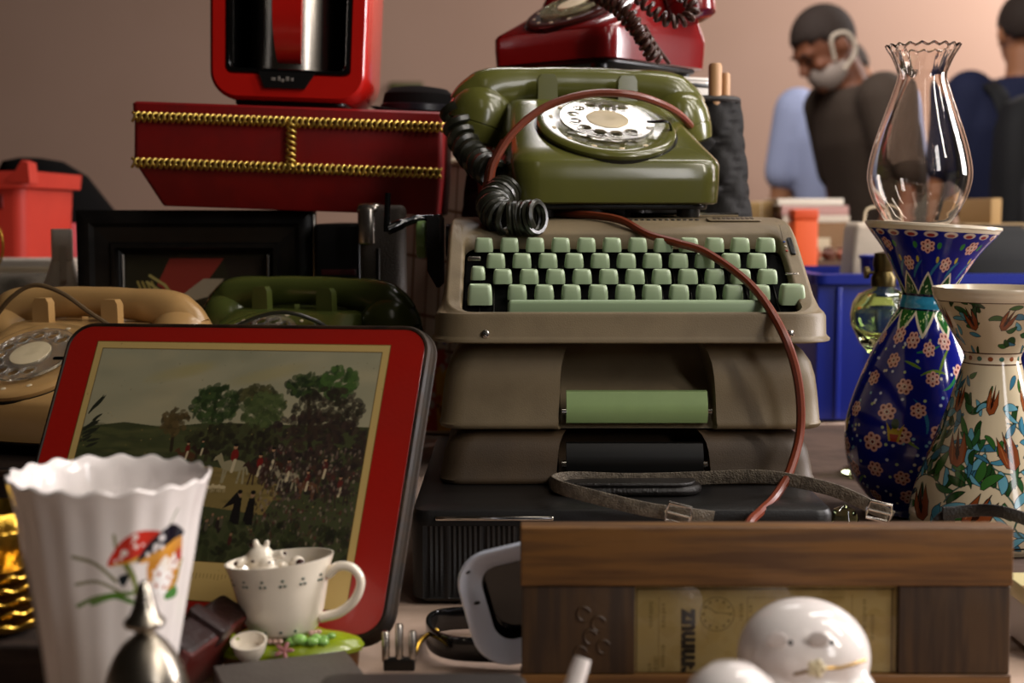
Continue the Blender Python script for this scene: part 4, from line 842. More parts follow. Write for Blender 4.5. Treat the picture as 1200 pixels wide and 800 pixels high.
# ================================================================ cup ornament
cc = W(333, 738, .845); bz = W(333, 742, .845).z
t = thing('cup_ornament', 'ceramic cup with little spotted cow figures on a green leafy base', 'ornament', (cc.x, .845, TZ+.0015))
lime = mat('lime_glaze', '#8a9a1c', .2, coat=.3, var=(40, .4, '#6d8018')); terr = mat('terracotta_glaze', '#5d3a1e', .35, var=(40, .4, '#43280f'))
b0 = bz-TZ-.0015
def blob(i, z): a = np.arange(48)*2*PI/48; r = .0425+.004*np.cos(3*a+.6)+.002*np.cos(5*a); return np.column_stack([(r-i)*np.cos(a)*1.0+.002, (r-i)*np.sin(a)*.62, np.full(48, z)])
obj('pot_base', loft([blob(.006, 0), blob(.003, .002), blob(.002, b0*.55), blob(.001, b0*.62)]), terr, t)
obj('green_top', loft([blob(.0, b0*.6), blob(-.0012, b0*.72), blob(.0015, b0*.88), blob(.008, b0*.98), blob(.02, b0+.001)]), lime, t)
crm = mat('cream_glaze_cup', '#ddd2c0', .15, coat=.4)
cup = bpy.data.objects.new('cup_tilt', None)
bpy.data.objects.remove(cup)
TC = Matrix.Translation((0, 0, b0+.0012)) @ Matrix.Rotation(math.radians(-4), 4, 'X') @ Matrix.Rotation(math.radians(-3.5), 4, 'Y')
prof = [(0, 0), (.0195, 0), (.022, .003), (.0262, .014), (.029, .027), (.0318, .039), (.0342, .0455), (.0345, .0468), (.0332, .0468), (.030, .038), (.0272, .026), (.024, .014), (.02, .005), (0, .004)]
cu_ = obj('cup', tf(lathe(prof, 64, lambda a, k, r, z: (r, z+.0012*np.cos(a)*(k in (5, 6, 7, 8))), cap0=False, cap1=False), TC), crm, t, sharp=60)
hp_ = catmull([(.0305, -.004, .0355), (.038, -.006, .0405), (.047, -.0075, .039), (.0515, -.008, .031), (.0475, -.0075, .02), (.037, -.006, .0115), (.0245, -.004, .0085)], 7)
obj('cup_handle', tf(tube(hp_, [.0028+.0006*abs(i-21)/21 for i in range(len(hp_))], 12, rx=1, ry=1.25, up=(0, 1, 0)), TC), crm, t)
dk_ = mat('dark_green_dot', '#17382a', .3)
def on_cup(ang, z, off=0): r = np.interp(z, [0, .003, .014, .027, .039, .0455], [.0195, .022, .0262, .029, .0318, .0342])+off; return Vector((r*math.cos(ang), r*math.sin(ang), z))
for a_ in (-150, -125, -101, -78, -54, -28, 0, 60, 120):
    for da, dz in ((-2.6, 0), (2.6, 0), (0, .0032)): obj('dot', tf(ell(.0011, .0011, .0009, 8, 6), TC @ Matrix.Translation(on_cup(math.radians(a_+da), .0345+dz, -.0002))), dk_, cu_)
for a_ in (-140, -110, -85, -62): obj('dot', tf(ell(.0011, .0009, .0011, 8, 6), TC @ Matrix.Translation(on_cup(math.radians(a_), .0045, -.0002))), dk_, cu_)
obj('coffee_grounds', tf(lathe([(0, .033), (.0283, .033), (.0284, .0335), (.015, .035), (0, .0345)], 32, cap0=False, cap1=False), TC), mat('brown_fill', '#5d4734', .8, bump=(900, .8), var=(400, .7, '#2f2016')), t)
spot = mat('cow_spot', '#3a201c', .25)
fig = thing('cow_figurine', 'cream spotted ceramic cow lying inside the white cup', 'figurine', (cc.x-.0135, .842, TZ+b0+.0375))
body = obj('body', [mv(ell(.0115, .009, .0085, 24, 14), .004, -.006, .003), mv(ell(.0095, .009, .009, 24, 14), 0, .0, .0125), mv(ell(.0055, .0045, .0045, 16, 10), .0045, -.0065, .0115), limb((-.002, 0, .019), .0024, (-.003, 0, .0235), .0022), limb((.003, 0, .019), .002, (.0042, 0, .0235), .0018), limb((-.009, -.002, .013), .0028, (-.0125, -.006, .0115), .0032), limb((.0085, -.002, .015), .0022, (.0135, -.003, .0165), .0028), limb((.006, -.008, .003), .004, (.013, -.013, .002), .0038), limb((-.003, -.008, .002), .004, (-.006, -.015, .0025), .0036)], crm, fig); remesh(body, .0009, 3)
for x_, y_, z_, r in ((-.0135, -.008, .0118, .002), (.004, -.0145, .0055, .0032), (.012, -.0145, .004, .0022), (-.005, .0, .0215, .0022), (.0155, -.004, .0175, .0016), (-.0035, -.0085, .0135, .0012), (.0075, -.0105, .0135, .001)): obj('spot', mv(ell(r, r*.5, r*.7, 12, 8), x_, y_, z_), spot, fig)
fig2 = thing('cow_figurine', 'second small cream figure with a dark snout, leaning on the far wall of the cup', 'figurine', (cc.x+.0065, .851, TZ+b0+.0375))
b2 = obj('body', [mv(ell(.008, .006, .006, 20, 12), 0, 0, .002), mv(ell(.005, .005, .005, 20, 12), .002, -.003, .0085), limb((-.004, -.002, .006), .002, (-.007, -.005, .008), .0025)], crm, fig2); remesh(b2, .0009, 3)
obj('snout', mv(ell(.003, .0025, .003, 14, 8), .0045, -.007, .0095), spot, fig2)
fig3 = thing('cow_figurine', 'spotted cream figure peeping over the near rim at the handle-free side of the cup', 'figurine', (cc.x-.024, .838, TZ+b0+.036))
b3 = obj('body', [mv(ell(.007, .006, .006, 20, 12), 0, 0, .003), mv(ell(.0035, .003, .003, 12, 8), -.003, -.005, .005), limb((.004, -.004, .004), .002, (.008, -.006, .003), .002)], crm, fig3); remesh(b3, .0009, 3)
obj('spot', mv(ell(.002, .001, .0016, 10, 6), -.0015, -.0058, .0065), spot, fig3)
lg = mat('green_leaf_glaze', '#84b35a', .2, coat=.3); pk = mat('mauve_flower_glaze', '#8d5a58', .25)
for k, (a_, rr_, s_) in enumerate(((-140, .033, .8), (-128, .034, .9), (-118, .031, .85), (-113, .036, 1.1), (-75, .032, 1), (-68, .034, 1.2), (-60, .031, .9), (-56, .037, 1), (-49, .034, .9), (-43, .037, .9), (-38, .035, .8), (-33, .038, .7))):
    a = math.radians(a_); obj('leaf', mv(ell(.0042*s_, .0034*s_, .0028*s_, 14, 8), rr_*math.cos(a), rr_*math.sin(a)*.66, b0*.93+.0015+.0015*(k % 3)), lg, t)
for k, a_ in enumerate((-100, -94, -88, -47, -41, -52)):
    a = math.radians(a_); obj('bud', mv(ell(.002, .002, .0018, 10, 6), .0315*math.cos(a), .0215*math.sin(a), b0*.98+.002+(.004 if k > 2 else 0)), mat('cream_pink_bud_%d' % k, '#b38f80', .3), t)
fl = [mv(rot(mv(ell(.0032, .0016, .001, 10, 6), .0034, 0, 0), 'Z', 72*k), 0, 0, 0) for k in range(5)]
obj('flower', tf(cat(*fl, ell(.0017, .0017, .0016, 10, 6)), Matrix.Translation((.0045, -.0285, b0*.93)) @ Matrix.Rotation(math.radians(40), 4, 'X')), pk, t)
pp = W(293, 758, .812)
t = thing('ceramic_ladle', 'tiny ceramic ladle with a green handle resting on the green base', 'ladle', (pp.x, .812, pp.z-.007), (14, 0, 0))
obj('bowl', lathe([(0, 0), (.006, 0), (.0092, .005), (.0108, .0105), (.0112, .0125), (.0096, .0125), (.0075, .006), (0, .0045)], 32, cap0=False, cap1=False), crm, t)
obj('ladle_handle', tube(catmull([(-.0085, .004, .009), (-.014, .009, .011), (-.0215, .014, .013)], 6), .0027, 10), lime, t)
# maroon wallet
p = W(238, 712, .80)
mar = mat('maroon_leather', '#220b08', .4, var=(40, .5, '#150605'), bump=(300, .4))
t = thing('leather_wallet', 'dark maroon leather wallet leaning between the fluted vase and the green base', 'wallet', (X(214, 790, .77)-.012, .80, TZ+.009), (0, 30, -12))
obj('cover', [mv(rbox(.022, .085, .045, .004, .003), 0, 0, 0)], mar, t); obj('stitched_edge', [mv(rbox(.008, .083, .0435, .002, .0015), .008, -.0016, .0003)], mat('red_leather_edge', '#4a1510', .4), t); obj('clasp_tab', mv(rbox(.026, .014, .012, .003, .001), 0, 0, .036), mar, t)
# ================================================================ fluted vase with mushrooms
sc = .70/1600; cy = W(122, 560, .70); hv = cy.z-TZ
h, w = 420, 900; NF = 18
prof = [(.0512, hv), (.0495, hv-.006), (.0463, hv-.02), (.0425, hv-.045), (.0385, hv-.07), (.0348, hv-.095), (.0322, hv-.118), (.031, hv-.135), (.0325, hv-.147), (.0345, .002), (.034, 0)]
V, Pp = lathe_grid(prof, h, w, PI/2); ang = PI/2+np.arange(w)*2*PI/w; tt = np.linspace(0, 1, h)[:, None]
fl_ = 1+.010*np.cos(NF*ang)[None]*np.clip(1.15-tt, .2, 1); V[..., 0] *= fl_; V[..., 1] *= fl_; V[..., 2] += .0011*np.cos(NF*ang)[None]*np.clip(1-tt*12, 0, 1)
cv = Canvas(w, h, '#e2dad6', True)
def fm(px, py):
    z = W(px, py, .66).z-TZ; z = max(0, min(hv, z)); row = float(np.argmin(np.abs(Pp[:, 1]-z))); r = Pp[int(row), 0]
    dx = (px-(122+5*(py-560)/240))*.665/1600/r; return (w*(.5+(math.asin(max(-.98, min(.98, dx)))+math.atan2(.209, .7)*.75)/(2*PI)), row)
def fpoly(P, c, **k): cv.poly(catmull([(*fm(*p), 0) for p in P], 5, True)[:, :2], c, **k)
def fline(P, wd, c): cv.line(catmull([(*fm(*p), 0) for p in P], 6)[:, :2], wd, c)
for P, wd, c in (([(88, 654), (115, 663), (138, 685)], 4.5, '#6d6a3a'), ([(92, 687), (118, 684), (145, 700)], 4, '#6f6c40'), ([(94, 714), (120, 702), (160, 700)], 6, '#5d7a35'), ([(110, 710), (135, 703), (158, 712)], 7, '#4f7a2c'), ([(135, 628), (140, 650), (158, 690)], 4, '#7d7a48'), ([(208, 605), (200, 620), (190, 640)], 2.5, '#5a6a3a'), ([(150, 665), (158, 682), (160, 700)], 7, '#6f7a3a')): fline(P, wd, c)
fpoly([(140, 680), (153, 676), (146, 692)], '#23282a')
fpoly([(175, 665), (205, 640), (212, 645), (206, 700), (180, 700)], '#c9862c'); fpoly([(185, 672), (196, 662), (198, 695), (186, 698)], '#e8ded2')
fpoly([(128, 665), (140, 640), (158, 627), (176, 627), (187, 632), (172, 652), (152, 661)], '#c22a1c'); fpoly([(128, 665), (152, 660), (172, 652), (168, 658), (150, 664)], '#c9a03c')
fpoly([(160, 664), (176, 640), (200, 623), (213, 634), (211, 642), (186, 652)], '#15131f'); fpoly([(163, 664), (186, 652), (211, 641), (200, 655), (180, 664)], '#d0923a')
for x, y, r in ((159, 632, 3), (147, 651, 3.6), (160, 644, 2.6), (143, 657, 2), (137, 660, 1.8), (157, 638, 1.6), (168, 643, 1.6)): cv.ell(*fm(x, y), r*1.5, r*1.3, '#eadfd8')
for x, y, r in ((189, 638, 3.6), (183, 647, 3.4), (189, 649, 2.6), (174, 656, 2.4), (181, 652, 2)): cv.ell(*fm(x, y), r*1.5, r*1.3, '#eae4e4')
for fx, fy in ((186, 682), (197, 690), (192, 700), (204, 672), (183, 696)):
    for k in range(7): a = k*2*PI/7; x, y = fm(fx, fy); cv.ell(x+8*math.cos(a), y+8*math.sin(a), 5.5, 3, '#f2eeec', a)
    cv.ell(*fm(fx, fy), 3.5, 3.2, '#b05a2a')
fpoly([(206, 660), (210, 655), (211, 668), (207, 672)], '#b03022'); fpoly([(193, 710), (205, 703), (206, 715), (196, 718)], '#3f7a2c'); fline([(212, 670), (207, 690), (203, 705)], 3, '#5a7a35')
t = thing('fluted_vase', 'white fluted porcelain vase with a scalloped rim and painted toadstools', 'vase', (cy.x, .70, TZ+.0015), (0, 1.2, 0))
pm = mat('painted_porcelain', '#ffffff', .13, attr=True, coat=.35)
painted('body', V, cv, pm, t, wrap=True)
ip = [(.0512, hv), (.0505, hv+.0012), (.0493, hv+.0003), (.0475, hv-.006), (.0445, hv-.02), (.0408, hv-.045), (.0368, hv-.07), (.033, hv-.095), (.0302, hv-.118), (.029, hv-.135), (.02, .012), (0, .01)]
obj('inner_wall', lathe(ip, 264, lambda a, k, r, z: (r*(1+.010*np.cos(NF*(a))), z+.0011*np.cos(NF*a)*(k < 4)), cap0=False, cap1=False), M_white, t, (0, 0, 0), (0, 0, 0), sharp=60)
obj('foot_ring', lathe([(0, -.0008), (.034, -.0008), (.0345, .001), (0, .001)], 48, cap0=False, cap1=False), M_white, t)
# ================================================================ bell, gold dishes, wooden block
p = W(168, 680, .62); hb = p.z-TZ-.001
t = thing('hand_bell', 'small tarnished silver hand bell with a spired handle, before the fluted vase', 'bell', (p.x, .62, TZ+.001))
sv = mat('tarnished_silver', '#a39a8c', .27, 1, var=(60, .5, '#6d655a'))
s6 = .62/1600
def bz_(py): return W(168, py, .62).z-TZ-.001
obj('bell_dome', lathe([(.0315, 0), (.0318, .002), (.029, .006), (.0255, .02), (49*s6, bz_(800)), (44*s6, bz_(783)), (37*s6, bz_(768)), (28*s6, bz_(755)), (17*s6, bz_(745)), (11*s6, bz_(741)), (0, bz_(741)-.002)], 48, cap0=False), sv, t, sharp=70)
obj('bell_handle', lathe([(0, bz_(742)), (11*s6, bz_(742)), (11*s6, bz_(739)), (22*s6, bz_(734)), (25*s6, bz_(729)), (23*s6, bz_(725)), (17*s6, bz_(719)), (13*s6, bz_(708)), (10*s6, bz_(696)), (7*s6, bz_(686)), (4*s6, bz_(681)), (0, hb)], 36, cap0=False, cap1=False), sv, t, sharp=70)
obj('clapper', mv(ell(.005, .005, .006, 14, 8), 0, 0, .008), M_darkmetal, t)
t = thing('wooden_block', 'weathered dark wooden block under the stack of gilt dishes', 'block', (-.335, .83, TZ+.0015))
blockh = W(20, 735, .80).z-TZ-.0015
obj('body', rbox(.17, .13, blockh, .004, .003), mat('weathered_wood', '#3a2a20', .75, var=(25, .7, '#221812'), stretch=(.4, 3, 3), bump=(60, .7)), t)
obj('knot', mv(ell(.011, .003, .0085, 18, 10), .062, -.0645, .011), M_greenglass if 0 else mat('dark_knot', '#1f1a14', .6), t)
gx = W(-12, 700, .80).x; gz = TZ+.0015+blockh+.0008; labels = ['lowest', 'second', 'third', 'fourth', 'fifth']
for k in range(5):
    z = gz+k*.0068; r0 = .034-.0012*k
    t = thing('gilt_dish', 'wavy gilt dish, %s from the bottom of the gold stack' % labels[k], 'dish', (gx, .80, z), (0, 0, 11*k), 'wavy gilt dishes in the gold stack')
    d = lathe([(0, 0), (r0*.7, 0), (r0*.92, .0028), (r0, .0062), (r0*1.015, .0072), (r0*.985, .0075), (r0*.9, .0045), (r0*.68, .0022), (0, .002)], 96, lambda a, q_, r, zz: (r*(1+.02*np.cos(12*a)*(2 < q_ < 7)), zz+.0011*np.cos(12*a)*(2 < q_ < 7)), cap0=False, cap1=False)
    obj('dish_body', d, M_gold, t); obj('beaded_rim', tube([(r0*(1.01+.02*math.cos(12*a))*math.cos(a), r0*(1.01+.02*math.cos(12*a))*math.sin(a), .0074+.0011*math.cos(12*a)) for a in np.arange(120)*2*PI/120], [.0009+.0004*(i % 2) for i in range(120)], 6, True), M_gold, t)
t = thing('gilt_goblet', 'embossed gilt bowl standing on top of the wavy gold dishes', 'bowl', (gx, .80, gz+5*.0068+.0012))
obj('bowl', lathe([(0, 0), (.022, 0), (.024, .002), (.018, .006), (.022, .012), (.0285, .018), (.0305, .026), (.0295, .034), (.0275, .037), (.026, .034), (0, .016)], 96, lambda a, k, r, z: (r*(1+.02*np.sign(np.cos(18*a))*(3 < k < 7)), z), cap0=False, cap1=False), M_gold, t)
obj('bead_band', tube([(.0308*math.cos(a), .0308*math.sin(a), .0262) for a in np.arange(160)*2*PI/160], [.0009+.0007*(i % 4 < 2) for i in range(160)], 6, True), M_gold, t)
# ================================================================ white porcelain pieces in front of the frame
p = W(943, 702, .715); hf = p.z-TZ-.001
t = thing('porcelain_figurine', 'round white porcelain animal head with small dark eyes and a thin gold collar', 'figurine', (p.x, .715, TZ+.001))
hr = .0355
fb = obj('body', [mv(ell(hr*1.0, hr*.92, hr*.86, 40, 26), 0, 0, hf-hr*.86), mv(ell(.017, .013, .013, 26, 16), .001, -.029, hf-.047), mv(ell(.0165, .014, .0145, 24, 14), .0185, -.018, hf-.045), mv(ell(.0165, .014, .0145, 24, 14), -.018, -.018, hf-.045), mv(lathe([(0, 0), (.03, 0), (.034, .006), (.033, .02), (.027, .036), (0, .04)], 40, cap0=False, cap1=False), 0, .002, 0), limb((.03, .0, hf-.05), .009, (.034, -.004, hf-.066), .007)], M_white, t); remesh(fb, .0016, 6)
eyem = mat('dark_eye', '#221c1c', .2); smu = mat('grey_brush_mark', '#bdb4b0', .25)
for px, sx in ((929, 1), (978, 1)):
    q_ = W(px, 757, .679); e = obj('eye', mv(ell(.0014, .0011, .0016, 14, 8), 0, 0, 0), eyem, t, tuple(q_-Vector((p.x, .715, TZ+.001)))); e.location.y = -.0302
    obj('brow_mark', mv(ell(.0055, .0009, .0044, 16, 8), -.0068, .0012, .0012), smu, e)
gt = mat('gilt_line', '#8a6a2a', .3, .8)
P_ = [W(930, 790, .675), W(950, 785, .672), W(962, 783, .672), W(985, 782, .676), (W(1003, 777, .684)), W(1014, 773, .69)]
obj('gold_collar', tube([tuple(v-Vector((p.x, .715, TZ+.001))) for v in P_], .0009, 6), gt, t)
q_ = W(957, 783, .668)-Vector((p.x, .715, TZ+.001)); obj('collar_flower', [mv(ell(.0022, .0013, .0022, 10, 6), q_.x+.003*math.cos(k*PI*.4), q_.y, q_.z+.003*math.sin(k*PI*.4)) for k in range(5)]+[mv(ell(.0016, .0018, .0016, 10, 6), q_.x, q_.y-.0004, q_.z)], mat('cream_flower', '#d3c7a4', .3), t)
p = W(858, 776, .60); he = p.z-TZ-.001
t = thing('porcelain_shaker', 'smooth white egg shaped porcelain shaker in front of the porcelain head', 'shaker', (p.x, .60, TZ+.001))
obj('body', lathe([(0, 0), (.018, 0), (.0195, .003), (.0235, he*.3), (.0252, he*.55), (.0235, he*.76), (.0185, he*.9), (.010, he*.977), (0, he)], 48, cap0=False, cap1=False), M_white, t, sharp=80)
obj('gilt_foot', mv(tube([(.0192*math.cos(a), .0192*math.sin(a), .0025) for a in np.arange(40)*2*PI/40], .0009, 6, True), 0, 0, 0), gt, t)
p = W(683, 771, .65); q_ = W(612, 850, .62)
t = thing('porcelain_spoon', 'slim white porcelain spoon propped up, its handle tip pointing at the wooden frame', 'spoon', (q_.x, .62, TZ+.002))
d_ = p-Vector((q_.x, .62, TZ+.002))
obj('spoon_handle', tube(catmull([(0, 0, .004), tuple(d_*.5+Vector((0, 0, -.003))), tuple(d_)], 8), [.0052]*8+[.0046]*8+[.0042], 14), M_white, t)
obj('spoon_bowl', mv(scl(lathe([(0, 0), (.010, .001), (.016, .006), (.0165, .0075), (.015, .007), (.009, .0025), (0, .0018)], 32, cap0=False, cap1=False), 1.3, 1, 1), -.016, -.002, -.001), M_white, t)
# printed card box beyond the frame
p = W(1200, 700, .90)
t = thing('card_box', 'small white card box with a red leaf print, past the end of the wooden frame', 'box', (p.x+.035, .90, TZ+.0015))
obj('body', rbox(.075, .06, .028, .002, .001), mat('white_card', '#cfc8c4', .6), t)
obj('lid', mv(rbox(.077, .062, .012, .002, .001), 0, 0, .028), mat('cream_print_card', '#cdbf8a', .5), t)
lf = [(math.cos(a)*(.014 if k % 2 == 0 else .006), math.sin(a)*(.014 if k % 2 == 0 else .006)) for k, a in enumerate(np.arange(14)*2*PI/14)]
obj('leaf_print', mv((np.array([(x, y, 0) for x, y in lf]+[(x, y, .0004) for x, y in lf]), [tuple(range(14)), tuple(range(27, 13, -1))]+[(i, (i+1) % 14, (i+1) % 14+14, i+14) for i in range(14)]), -.026, -.012, .0402), mat('red_print', '#b8331c', .5), t)
n = 60; xs = np.linspace(.247, 1.0, n); ys = np.linspace(1.06, 1.86, n); Xg, Yg = np.meshgrid(xs, ys); e_ = np.minimum.reduce([Xg-.247, 1.0-Xg, Yg-1.06, 1.86-Yg])  # darker brown patch laid over the tablecloth
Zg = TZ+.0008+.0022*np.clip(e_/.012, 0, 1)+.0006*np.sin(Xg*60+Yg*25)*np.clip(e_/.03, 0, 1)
tag(obj('brown_patch', (np.stack([Xg, Yg, Zg], -1).reshape(-1, 3), [(i*n+j, i*n+j+1, (i+1)*n+j+1, (i+1)*n+j) for i in range(n-1) for j in range(n-1)]), mat('brown_patch_fabric', '#4a362a', .9, var=(16, .6, '#33241b'), bump=(60, .6))), 'brown patch of cloth under the two painted vases', 'cloth')
# ================================================================ oil lamp, blue crate, black bag, goods behind
p = W(1030, 372, 1.48); rz_ = p.z-TZ
t = thing('oil_lamp', 'round green tinted glass oil lamp without its chimney, behind the blue vase', 'oil lamp', (p.x+.004, 1.48, TZ+.004))
RL = .034
obj('glass_font', lathe([(0, .0), (.04, 0), (.042, .004), (.03, .012), (.012, .03), (.009, rz_-.075), (.012, rz_-.045), (.024, rz_-.032), (RL, rz_-.012), (RL*1.02, rz_), (RL*.95, rz_+.013), (.026, rz_+.022), (.012, rz_+.028), (.011, rz_+.036), (.0092, rz_+.036), (.009, rz_+.026), (.022, rz_+.019), (RL*.88, rz_+.010), (RL*.95, rz_), (RL*.92, rz_-.012), (.02, rz_-.029), (0, rz_-.034)], 48, cap0=False, cap1=False), M_greenglass, t, sharp=80)
br = mat('dark_brass', '#4d4226', .35, .9)
obj('burner', lathe([(0, rz_+.03), (.013, rz_+.03), (.0135, rz_+.04), (.010, rz_+.046), (.012, rz_+.054), (.010, rz_+.066), (0, rz_+.068)], 28, cap0=False, cap1=False), br, t)
obj('wick_knob', tf(lathe([(0, -.012), (.0018, -.012), (.0018, 0), (.0065, 0), (.0068, .004), (0, .0045)], 18, cap0=False, cap1=False), Matrix.Translation((-.0165, 0, rz_+.045)) @ Matrix.Rotation(-PI/2, 4, 'Y')), br, t)
KY = 1.9; c0 = W(958, 335, KY); kx1 = .80; kh = W(1150, 322, KY+.0).z-TZ
bl_ = mat('blue_crate_plastic', '#11227e', .35)
t = thing('plastic_crate', 'long blue plastic crate behind the vases', 'crate', ((c0.x+kx1)/2, KY+.15, TZ+.0015))
kw = kx1-c0.x; kd = .3; th2 = .008
def wall(x0, x1, y0, y1, z0, z1, nm): obj(nm, mv(rbox(x1-x0, y1-y0, z1-z0, .002, .0015), (x0+x1)/2, (y0+y1)/2, z0), bl_, t)
wall(-kw/2, kw/2, -kd/2, -kd/2+th2, 0, kh-.014, 'front_wall'); wall(-kw/2, kw/2, kd/2-th2, kd/2, 0, kh-.014, 'back_wall')
wall(-kw/2, -kw/2+th2, -kd/2+th2, kd/2-th2, 0, kh-.014, 'end_wall'); wall(kw/2-th2, kw/2, -kd/2+th2, kd/2-th2, 0, kh-.014, 'end_wall'); wall(-kw/2+th2, kw/2-th2, -kd/2+th2, kd/2-th2, 0, .006, 'floor_panel')
rim_o = rr(-kw/2-.008, kw/2+.008, -kd/2-.008, kd/2+.008, .02, 6, 1); rim_i = rr(-kw/2+th2, kw/2-th2, -kd/2+th2, kd/2-th2, .008, 6, 1)
obj('rim', loft([r3(rim_i, kh-.014), r3(rim_o, kh-.014), r3(rim_o, kh-.001), r3(rim_i, kh)], loop=True), bl_, t)
for k in range(7): obj('rib', mv(rbox(.008, .006, kh-.02, .002, .001), -kw/2+.03+k*(kw-.06)/6, -kd/2-.002, .002), bl_, t)
t = thing('black_holdall', 'black holdall lying in the blue crate', 'bag', (.70, KY+.15, TZ+.009))
obj('body', [mv(rbox(.17, .22, .262, .04, .05), 0, 0, 0)], mat('black_nylon', '#060607', .8), t); obj('zip', mv(rbox(.13, .004, .003, .001, .001), 0, -.04, .2612), M_darkmetal, t)
c_ = W(1000, 312, 2.05)
t = thing('paper_carrier', 'grey cream paper carrier bag standing in the blue crate', 'bag', (c_.x+.01, KY+.14, TZ+.0135), (0, 5, 0))
obj('body', mv(rbox(.085, .07, .262, .008, .01), 0, 0, 0), mat('grey_cream_paper', '#b3a593', .8, bump=(20, .8)), t); obj('handle_loop', tube(catmull([(-.02, 0, .25), (-.018, 0, .283), (.018, 0, .283), (.02, 0, .25)], 6), .002, 6), M_cream, t)
c_ = W(968, 330, 1.99)
t = thing('blue_tub', 'small blue tub standing in the corner of the blue crate', 'tub', (W(1022, 340, 1.99).x, KY+.035, TZ+.009))
obj('body', lathe([(0, 0), (.025, 0), (.03, .2), (.032, .222), (.028, .222), (.024, .01), (0, .008)], 32, cap0=False, cap1=False), bl_, t); obj('lid_rim', mv(tube([(.032*math.cos(a), .032*math.sin(a), .22) for a in np.arange(32)*2*PI/32], .0025, 6, True), 0, 0, 0), bl_, t)
# second table with cartons and books in front of the people
t = thing('far_table', 'plain trestle table farther back, carrying cartons and books', 'table', (.9, 2.85, 0))
obj('table_top', mv(rbox(2.2, .9, .03, .01, .004), 0, 0, .715), wt, t)
for sx in (-1, 1):
    for sy in (-1, 1): obj('leg', mv(rbox(.06, .06, .715, .01, .003), sx*1.0, sy*.38, 0), wt, t)
BY = 2.75; bz0 = W(950, 262, BY).z
cart = mat('carton_board', '#8a6848', .8, var=(15, .3, '#74563a'))
t = thing('carton', 'brown cardboard carton under the pile of books', 'carton', (W(955, 300, BY).x+.01, BY+.12, .746))
ct = bz0-.746-.001; obj('body', rbox(.15, .24, ct, .003, .002), cart, t); obj('tape', mv(rbox(.04, .001, ct*.9, .0004, .0003), 0, -.1203, .0), M_cream, t); obj('flap', mv(rbox(.148, .118, .003, .001, .001), 0, -.06, ct), cart, t)
z = bz0+.0025
for k, (x0, x1, y0, y1, c, lab) in enumerate(((920, 998, 251, 259, '#d3c5b2', 'white covered book at the bottom of the far book pile'), (915, 994, 240, 251, '#b98d84', 'dusty pink book in the middle of the far book pile'), (913, 990, 232, 240, '#ded3c2', 'cream book lying on top of the far book pile'))):
    a_, b_ = W(x0, y0, BY), W(x1, y1, BY); hh_ = (y1-y0)/1600*BY
    t = thing('book', lab, 'book', ((a_.x+b_.x)/2, BY+.09, z), (0, 0, (-2, 1.5, -1)[k]), 'books piled on the carton'); cm = mat('book_cover_%d' % k, c, .6)
    obj('cover', [mv(rbox(b_.x-a_.x, .17, .002, .002, .0008), 0, 0, 0), mv(rbox(b_.x-a_.x, .17, .002, .002, .0008), 0, 0, hh_-.002), mv(rbox(b_.x-a_.x, .003, hh_, .001, .0008), 0, -.0845, 0)], cm, t); obj('pages', mv(rbox(b_.x-a_.x-.006, .162, hh_-.004, .001, .0005), 0, .0, .002), M_cream, t); z += hh_+.0006
t = thing('tan_parcel', 'tan parcel beside the far book pile', 'parcel', (W(903, 250, BY).x-.008, BY+.12, .746)); ph2 = W(904, 236, BY).z-.746
obj('body', rbox(.055, .12, ph2, .006, .004), mat('tan_paper', '#94774a', .8), t); obj('string', mv(rbox(.002, .1215, ph2+.001, .0005, .0005), .0, 0, .0), M_cream, t)
t = thing('orange_carton', 'bright orange box in front of the book pile', 'box', (W(945, 280, 2.5).x, 2.53, .746)); oh = W(945, 258, 2.5).z-.746
obj('body', rbox(.045, .05, oh, .004, .003), mat('orange_card', '#d9541c', .5), t); obj('lid', mv(rbox(.047, .052, .02, .004, .003), 0, 0, oh), mat('orange_lid', '#c9481a', .5), t)
cols = ['#8a4a32', '#5a3526', '#a86a50', '#3d2a22', '#b08a74', '#7d3020', '#c9b5a0', '#5d4a3d']
shapes = 0
t = thing('plain_carton', 'dark carton under the heap of small bric-a-brac', 'carton', (W(985, 320, 2.6).x, 2.62, .746)); pch = W(985, 300, 2.6).z-.746-.01
obj('body', rbox(.15, .14, pch, .003, .002), mat('dark_carton', '#4d382a', .8), t); obj('flap', mv(rbox(.148, .06, .002, .001, .0005), 0, -.03, pch), mat('dark_flap', '#5a4332', .8), t)
desc = ['rust brown', 'dark brown', 'pinkish clay', 'near black', 'pale clay', 'brick red', 'cream', 'umber']
for k in range(14):
    row, col = divmod(k, 5); o = tag(obj('trinket_pot', lathe([(0, 0), (.008, 0), (.0125, .008), (.013, .014), (.008, .02), (.009, .024), (.0075, .024), (0, .012)], 18, cap0=False, cap1=False), mat('trinket_%d' % k, cols[k % 8], .5), None, (W(985, 320, 2.6).x-.055+col*.027+row*.006, 2.575+row*.034, .746+pch+.0025)), '%s trinket pot, %s in the %s row on the dark carton' % (desc[k % 8], ('first', 'second', 'third', 'fourth', 'fifth')[col], ('front', 'middle', 'back')[row]), 'pot', 'trinket pots on the dark carton')
t = thing('pale_carton', 'pale tan carton at the far side of the blue crate', 'carton', (W(1190, 270, 2.5).x+.05, 2.58, .746)); ph3 = W(1190, 262, 2.5).z-.746
obj('body', rbox(.3, .2, ph3, .003, .002), mat('pale_carton_board', '#8d7550', .8), t); obj('flap', mv(rbox(.02, .18, .05, .002, .001), -.09, 0, ph3-.004), mat('carton_flap_board', '#a88758', .8), t)
